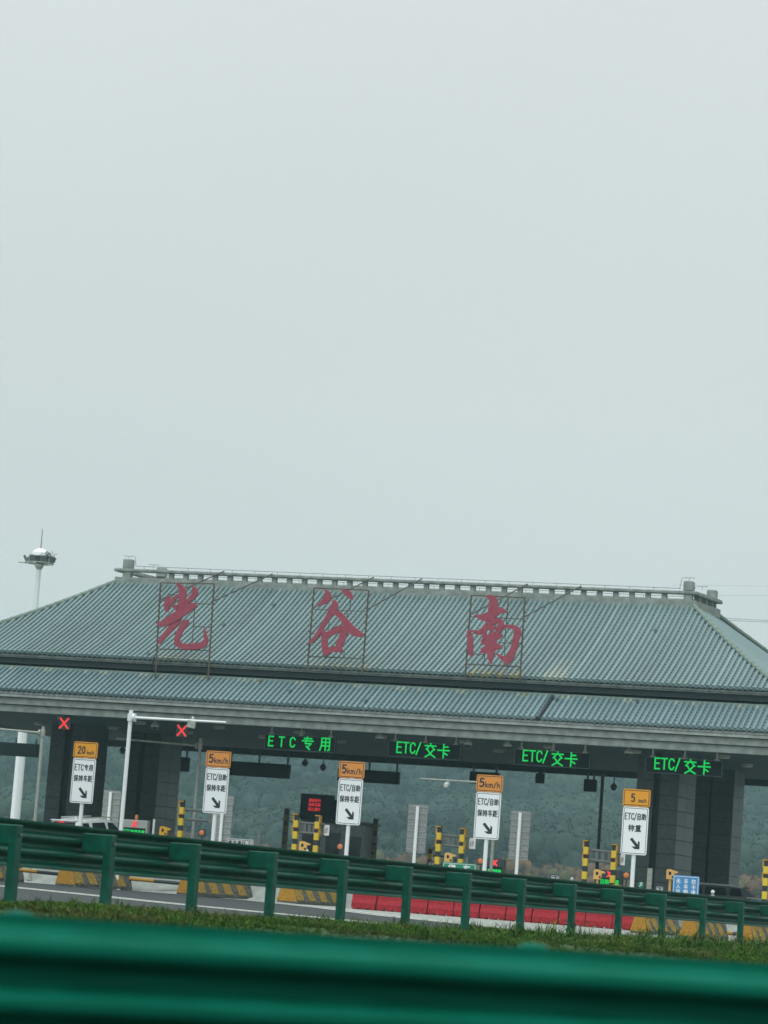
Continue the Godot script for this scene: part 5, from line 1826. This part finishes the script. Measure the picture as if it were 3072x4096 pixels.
const SKY_LEVEL := 0.755
const EXPOSURE := 1.0
const FOG := 0.00043

func materials() -> void:
	M.rail = worn(0.0, 0.092, 0.058, 0.4, 0.5, 1.6)
	M.rail.metallic_specular = 0.4
	M.rail_near = worn(0.003, 0.128, 0.08, 0.42, 0.35, 1.0, Color(0.4, 0.62, 0.6))
	M.rail_near.uv1_scale = Vector3(0.35, 5.0, 0.35)
	M.rail_near.metallic_specular = 0.12
	M.steel = paint(0.42, 0.44, 0.44, 0.45, 0.3)
	M.steel_dark = paint(0.12, 0.13, 0.13, 0.6, 0.2)
	M.tile = tinted(0.5)
	M.roof_bed = worn(0.09, 0.13, 0.14, 0.8, 0.4, 2.0)
	M.ridge = worn(0.19, 0.25, 0.24, 0.75, 0.4, 1.6, Color(0.85, 0.8, 0.55))
	M.concrete = worn(0.3, 0.325, 0.3, 0.85, 0.4, 3.0)
	M.concrete_low = worn(0.25, 0.27, 0.255, 0.85, 0.35, 3.0)
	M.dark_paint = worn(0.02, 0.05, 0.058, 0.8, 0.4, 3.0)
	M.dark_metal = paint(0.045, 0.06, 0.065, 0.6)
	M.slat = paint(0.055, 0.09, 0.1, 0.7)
	M.lamp_off = paint(0.35, 0.36, 0.33, 0.5)
	M.joint = paint(0.035, 0.043, 0.046, 0.8)
	M.panels = [worn(0.06, 0.077, 0.083, 0.45, 0.3, 1.5), worn(0.055, 0.071, 0.077, 0.45, 0.3, 1.5), worn(0.063, 0.079, 0.083, 0.5, 0.3, 1.5), worn(0.058, 0.074, 0.079, 0.45, 0.3, 1.5)]
	M.red_letter = worn(0.36, 0.055, 0.09, 0.55, 0.3, 1.4, Color(0.7, 0.75, 0.75))
	M.rust = worn(0.14, 0.1, 0.075, 0.85, 0.5, 0.8)
	M.rust_dark = paint(0.07, 0.055, 0.055, 0.85)
	M.white_pole = worn(0.85, 0.86, 0.86, 0.5, 0.05, 1.5)
	M.grey_pole = worn(0.4, 0.42, 0.37, 0.6, 0.3, 1.5)
	M.mast_white = paint(0.7, 0.73, 0.72, 0.6)
	M.white_plate = paint(0.86, 0.86, 0.87, 0.5)
	M.fascia_shaded = worn(0.25, 0.275, 0.262, 0.85, 0.35, 3.0)  # same fascia, darkened in colour for the shade on the lower boards
	M.fascia = worn(0.38, 0.405, 0.385, 0.85, 0.35, 3.0)  # top board, lightened in colour against the shade of the eave
	M.amber_plate = paint(0.78, 0.32, 0.008, 0.5)
	M.orange_plate = paint(0.72, 0.27, 0.045, 0.5)
	M.green_plate = paint(0.0, 0.24, 0.13, 0.5)
	M.blue_plate = paint(0.05, 0.25, 0.52, 0.5)
	M.navy_plate = paint(0.02, 0.03, 0.05, 0.5)
	M.plate_back = worn(0.3, 0.3, 0.29, 0.55, 0.3, 1.0)
	M.print_black = paint(0.015, 0.02, 0.03, 0.6)
	M.print_grey = paint(0.1, 0.1, 0.11, 0.6)
	M.print_white = paint(0.8, 0.8, 0.8, 0.6)
	M.led_case = paint(0.01, 0.018, 0.02, 0.7)
	M.led_case.metallic_specular = 0.25
	M.led_frame = paint(0.1, 0.125, 0.13, 0.5)
	M.led_green = glow(0.0, 0.56, 0.085, 1.0)
	M.led_red = glow(0.9, 0.055, 0.05, 1.0)
	M.led_red_dim = glow(0.55, 0.02, 0.03, 1.0)
	M.lamp_shade = paint(0.62, 0.64, 0.6, 0.5)
	M.glass_black = paint(0.012, 0.016, 0.018, 0.12)
	M.amber_lens = paint(0.75, 0.22, 0.06, 0.3)
	M.gate_black = paint(0.02, 0.024, 0.024, 0.6)
	M.gate_yellow = paint(0.72, 0.5, 0.03, 0.55)
	M.gate_orange = paint(0.62, 0.3, 0.01, 0.55)
	M.gate_dull = paint(0.17, 0.115, 0.04, 0.7)
	M.gate_bar = paint(0.14, 0.145, 0.14, 0.6)
	M.hood_yellow = paint(0.7, 0.36, 0.01, 0.5)
	M.hood_warm = paint(0.75, 0.43, 0.12, 0.5)
	M.cabinet_grey = paint(0.36, 0.37, 0.34, 0.6)
	M.booth = worn(0.3, 0.33, 0.335, 0.6, 0.3, 1.5)
	M.booth_dark = paint(0.045, 0.055, 0.06, 0.5)
	M.barrier_grey = worn(0.13, 0.13, 0.105, 0.9, 0.7, 0.9, Color(0.35, 0.38, 0.36))
	M.barrier_yellow = worn(0.5, 0.24, 0.01, 0.75, 0.4, 0.7, Color(0.5, 0.5, 0.45))
	M.barrier_worn = worn(0.42, 0.25, 0.03, 0.8, 0.75, 0.6, Color(0.42, 0.44, 0.45))
	M.red_plastic = worn(0.44, 0.018, 0.026, 0.6, 0.6, 0.9, Color(0.6, 1.0, 1.0))
	M.red_plastic.metallic_specular = 0.25
	M.car_white = paint(0.8, 0.82, 0.82, 0.25)
	M.car_dark = paint(0.1, 0.11, 0.12, 0.3)
	M.car_pale = paint(0.3, 0.4, 0.5, 0.3)
	M.tyre = paint(0.015, 0.015, 0.015, 0.85)
	M.tail_red = paint(0.5, 0.03, 0.03, 0.3)
	M.flood_case = paint(0.1, 0.12, 0.1, 0.6)
	M.twig = paint(0.025, 0.025, 0.022, 0.9)
	M.soil = worn(0.06, 0.08, 0.035, 0.95, 0.5, 12.0)
	M.hill_soil = worn(0.06, 0.075, 0.04, 0.95, 0.5, 15.0)
	M.turf = worn(0.03, 0.085, 0.014, 0.95, 0.55, 1.4, Color(0.55, 0.5, 0.4))
	M.asphalt = worn(0.034, 0.04, 0.043, 0.9, 0.35, 4.0)
	M.pale_concrete = worn(0.38, 0.39, 0.365, 0.9, 0.35, 5.0)
	M.road_paint = worn(0.68, 0.69, 0.63, 0.8, 0.35, 0.8)
	M.leaf = tinted(0.9)
	M.leaf.metallic_specular = 0.2
	M.leaf.backlight_enabled = true
	M.leaf.backlight = Color(0.25, 0.25, 0.2)
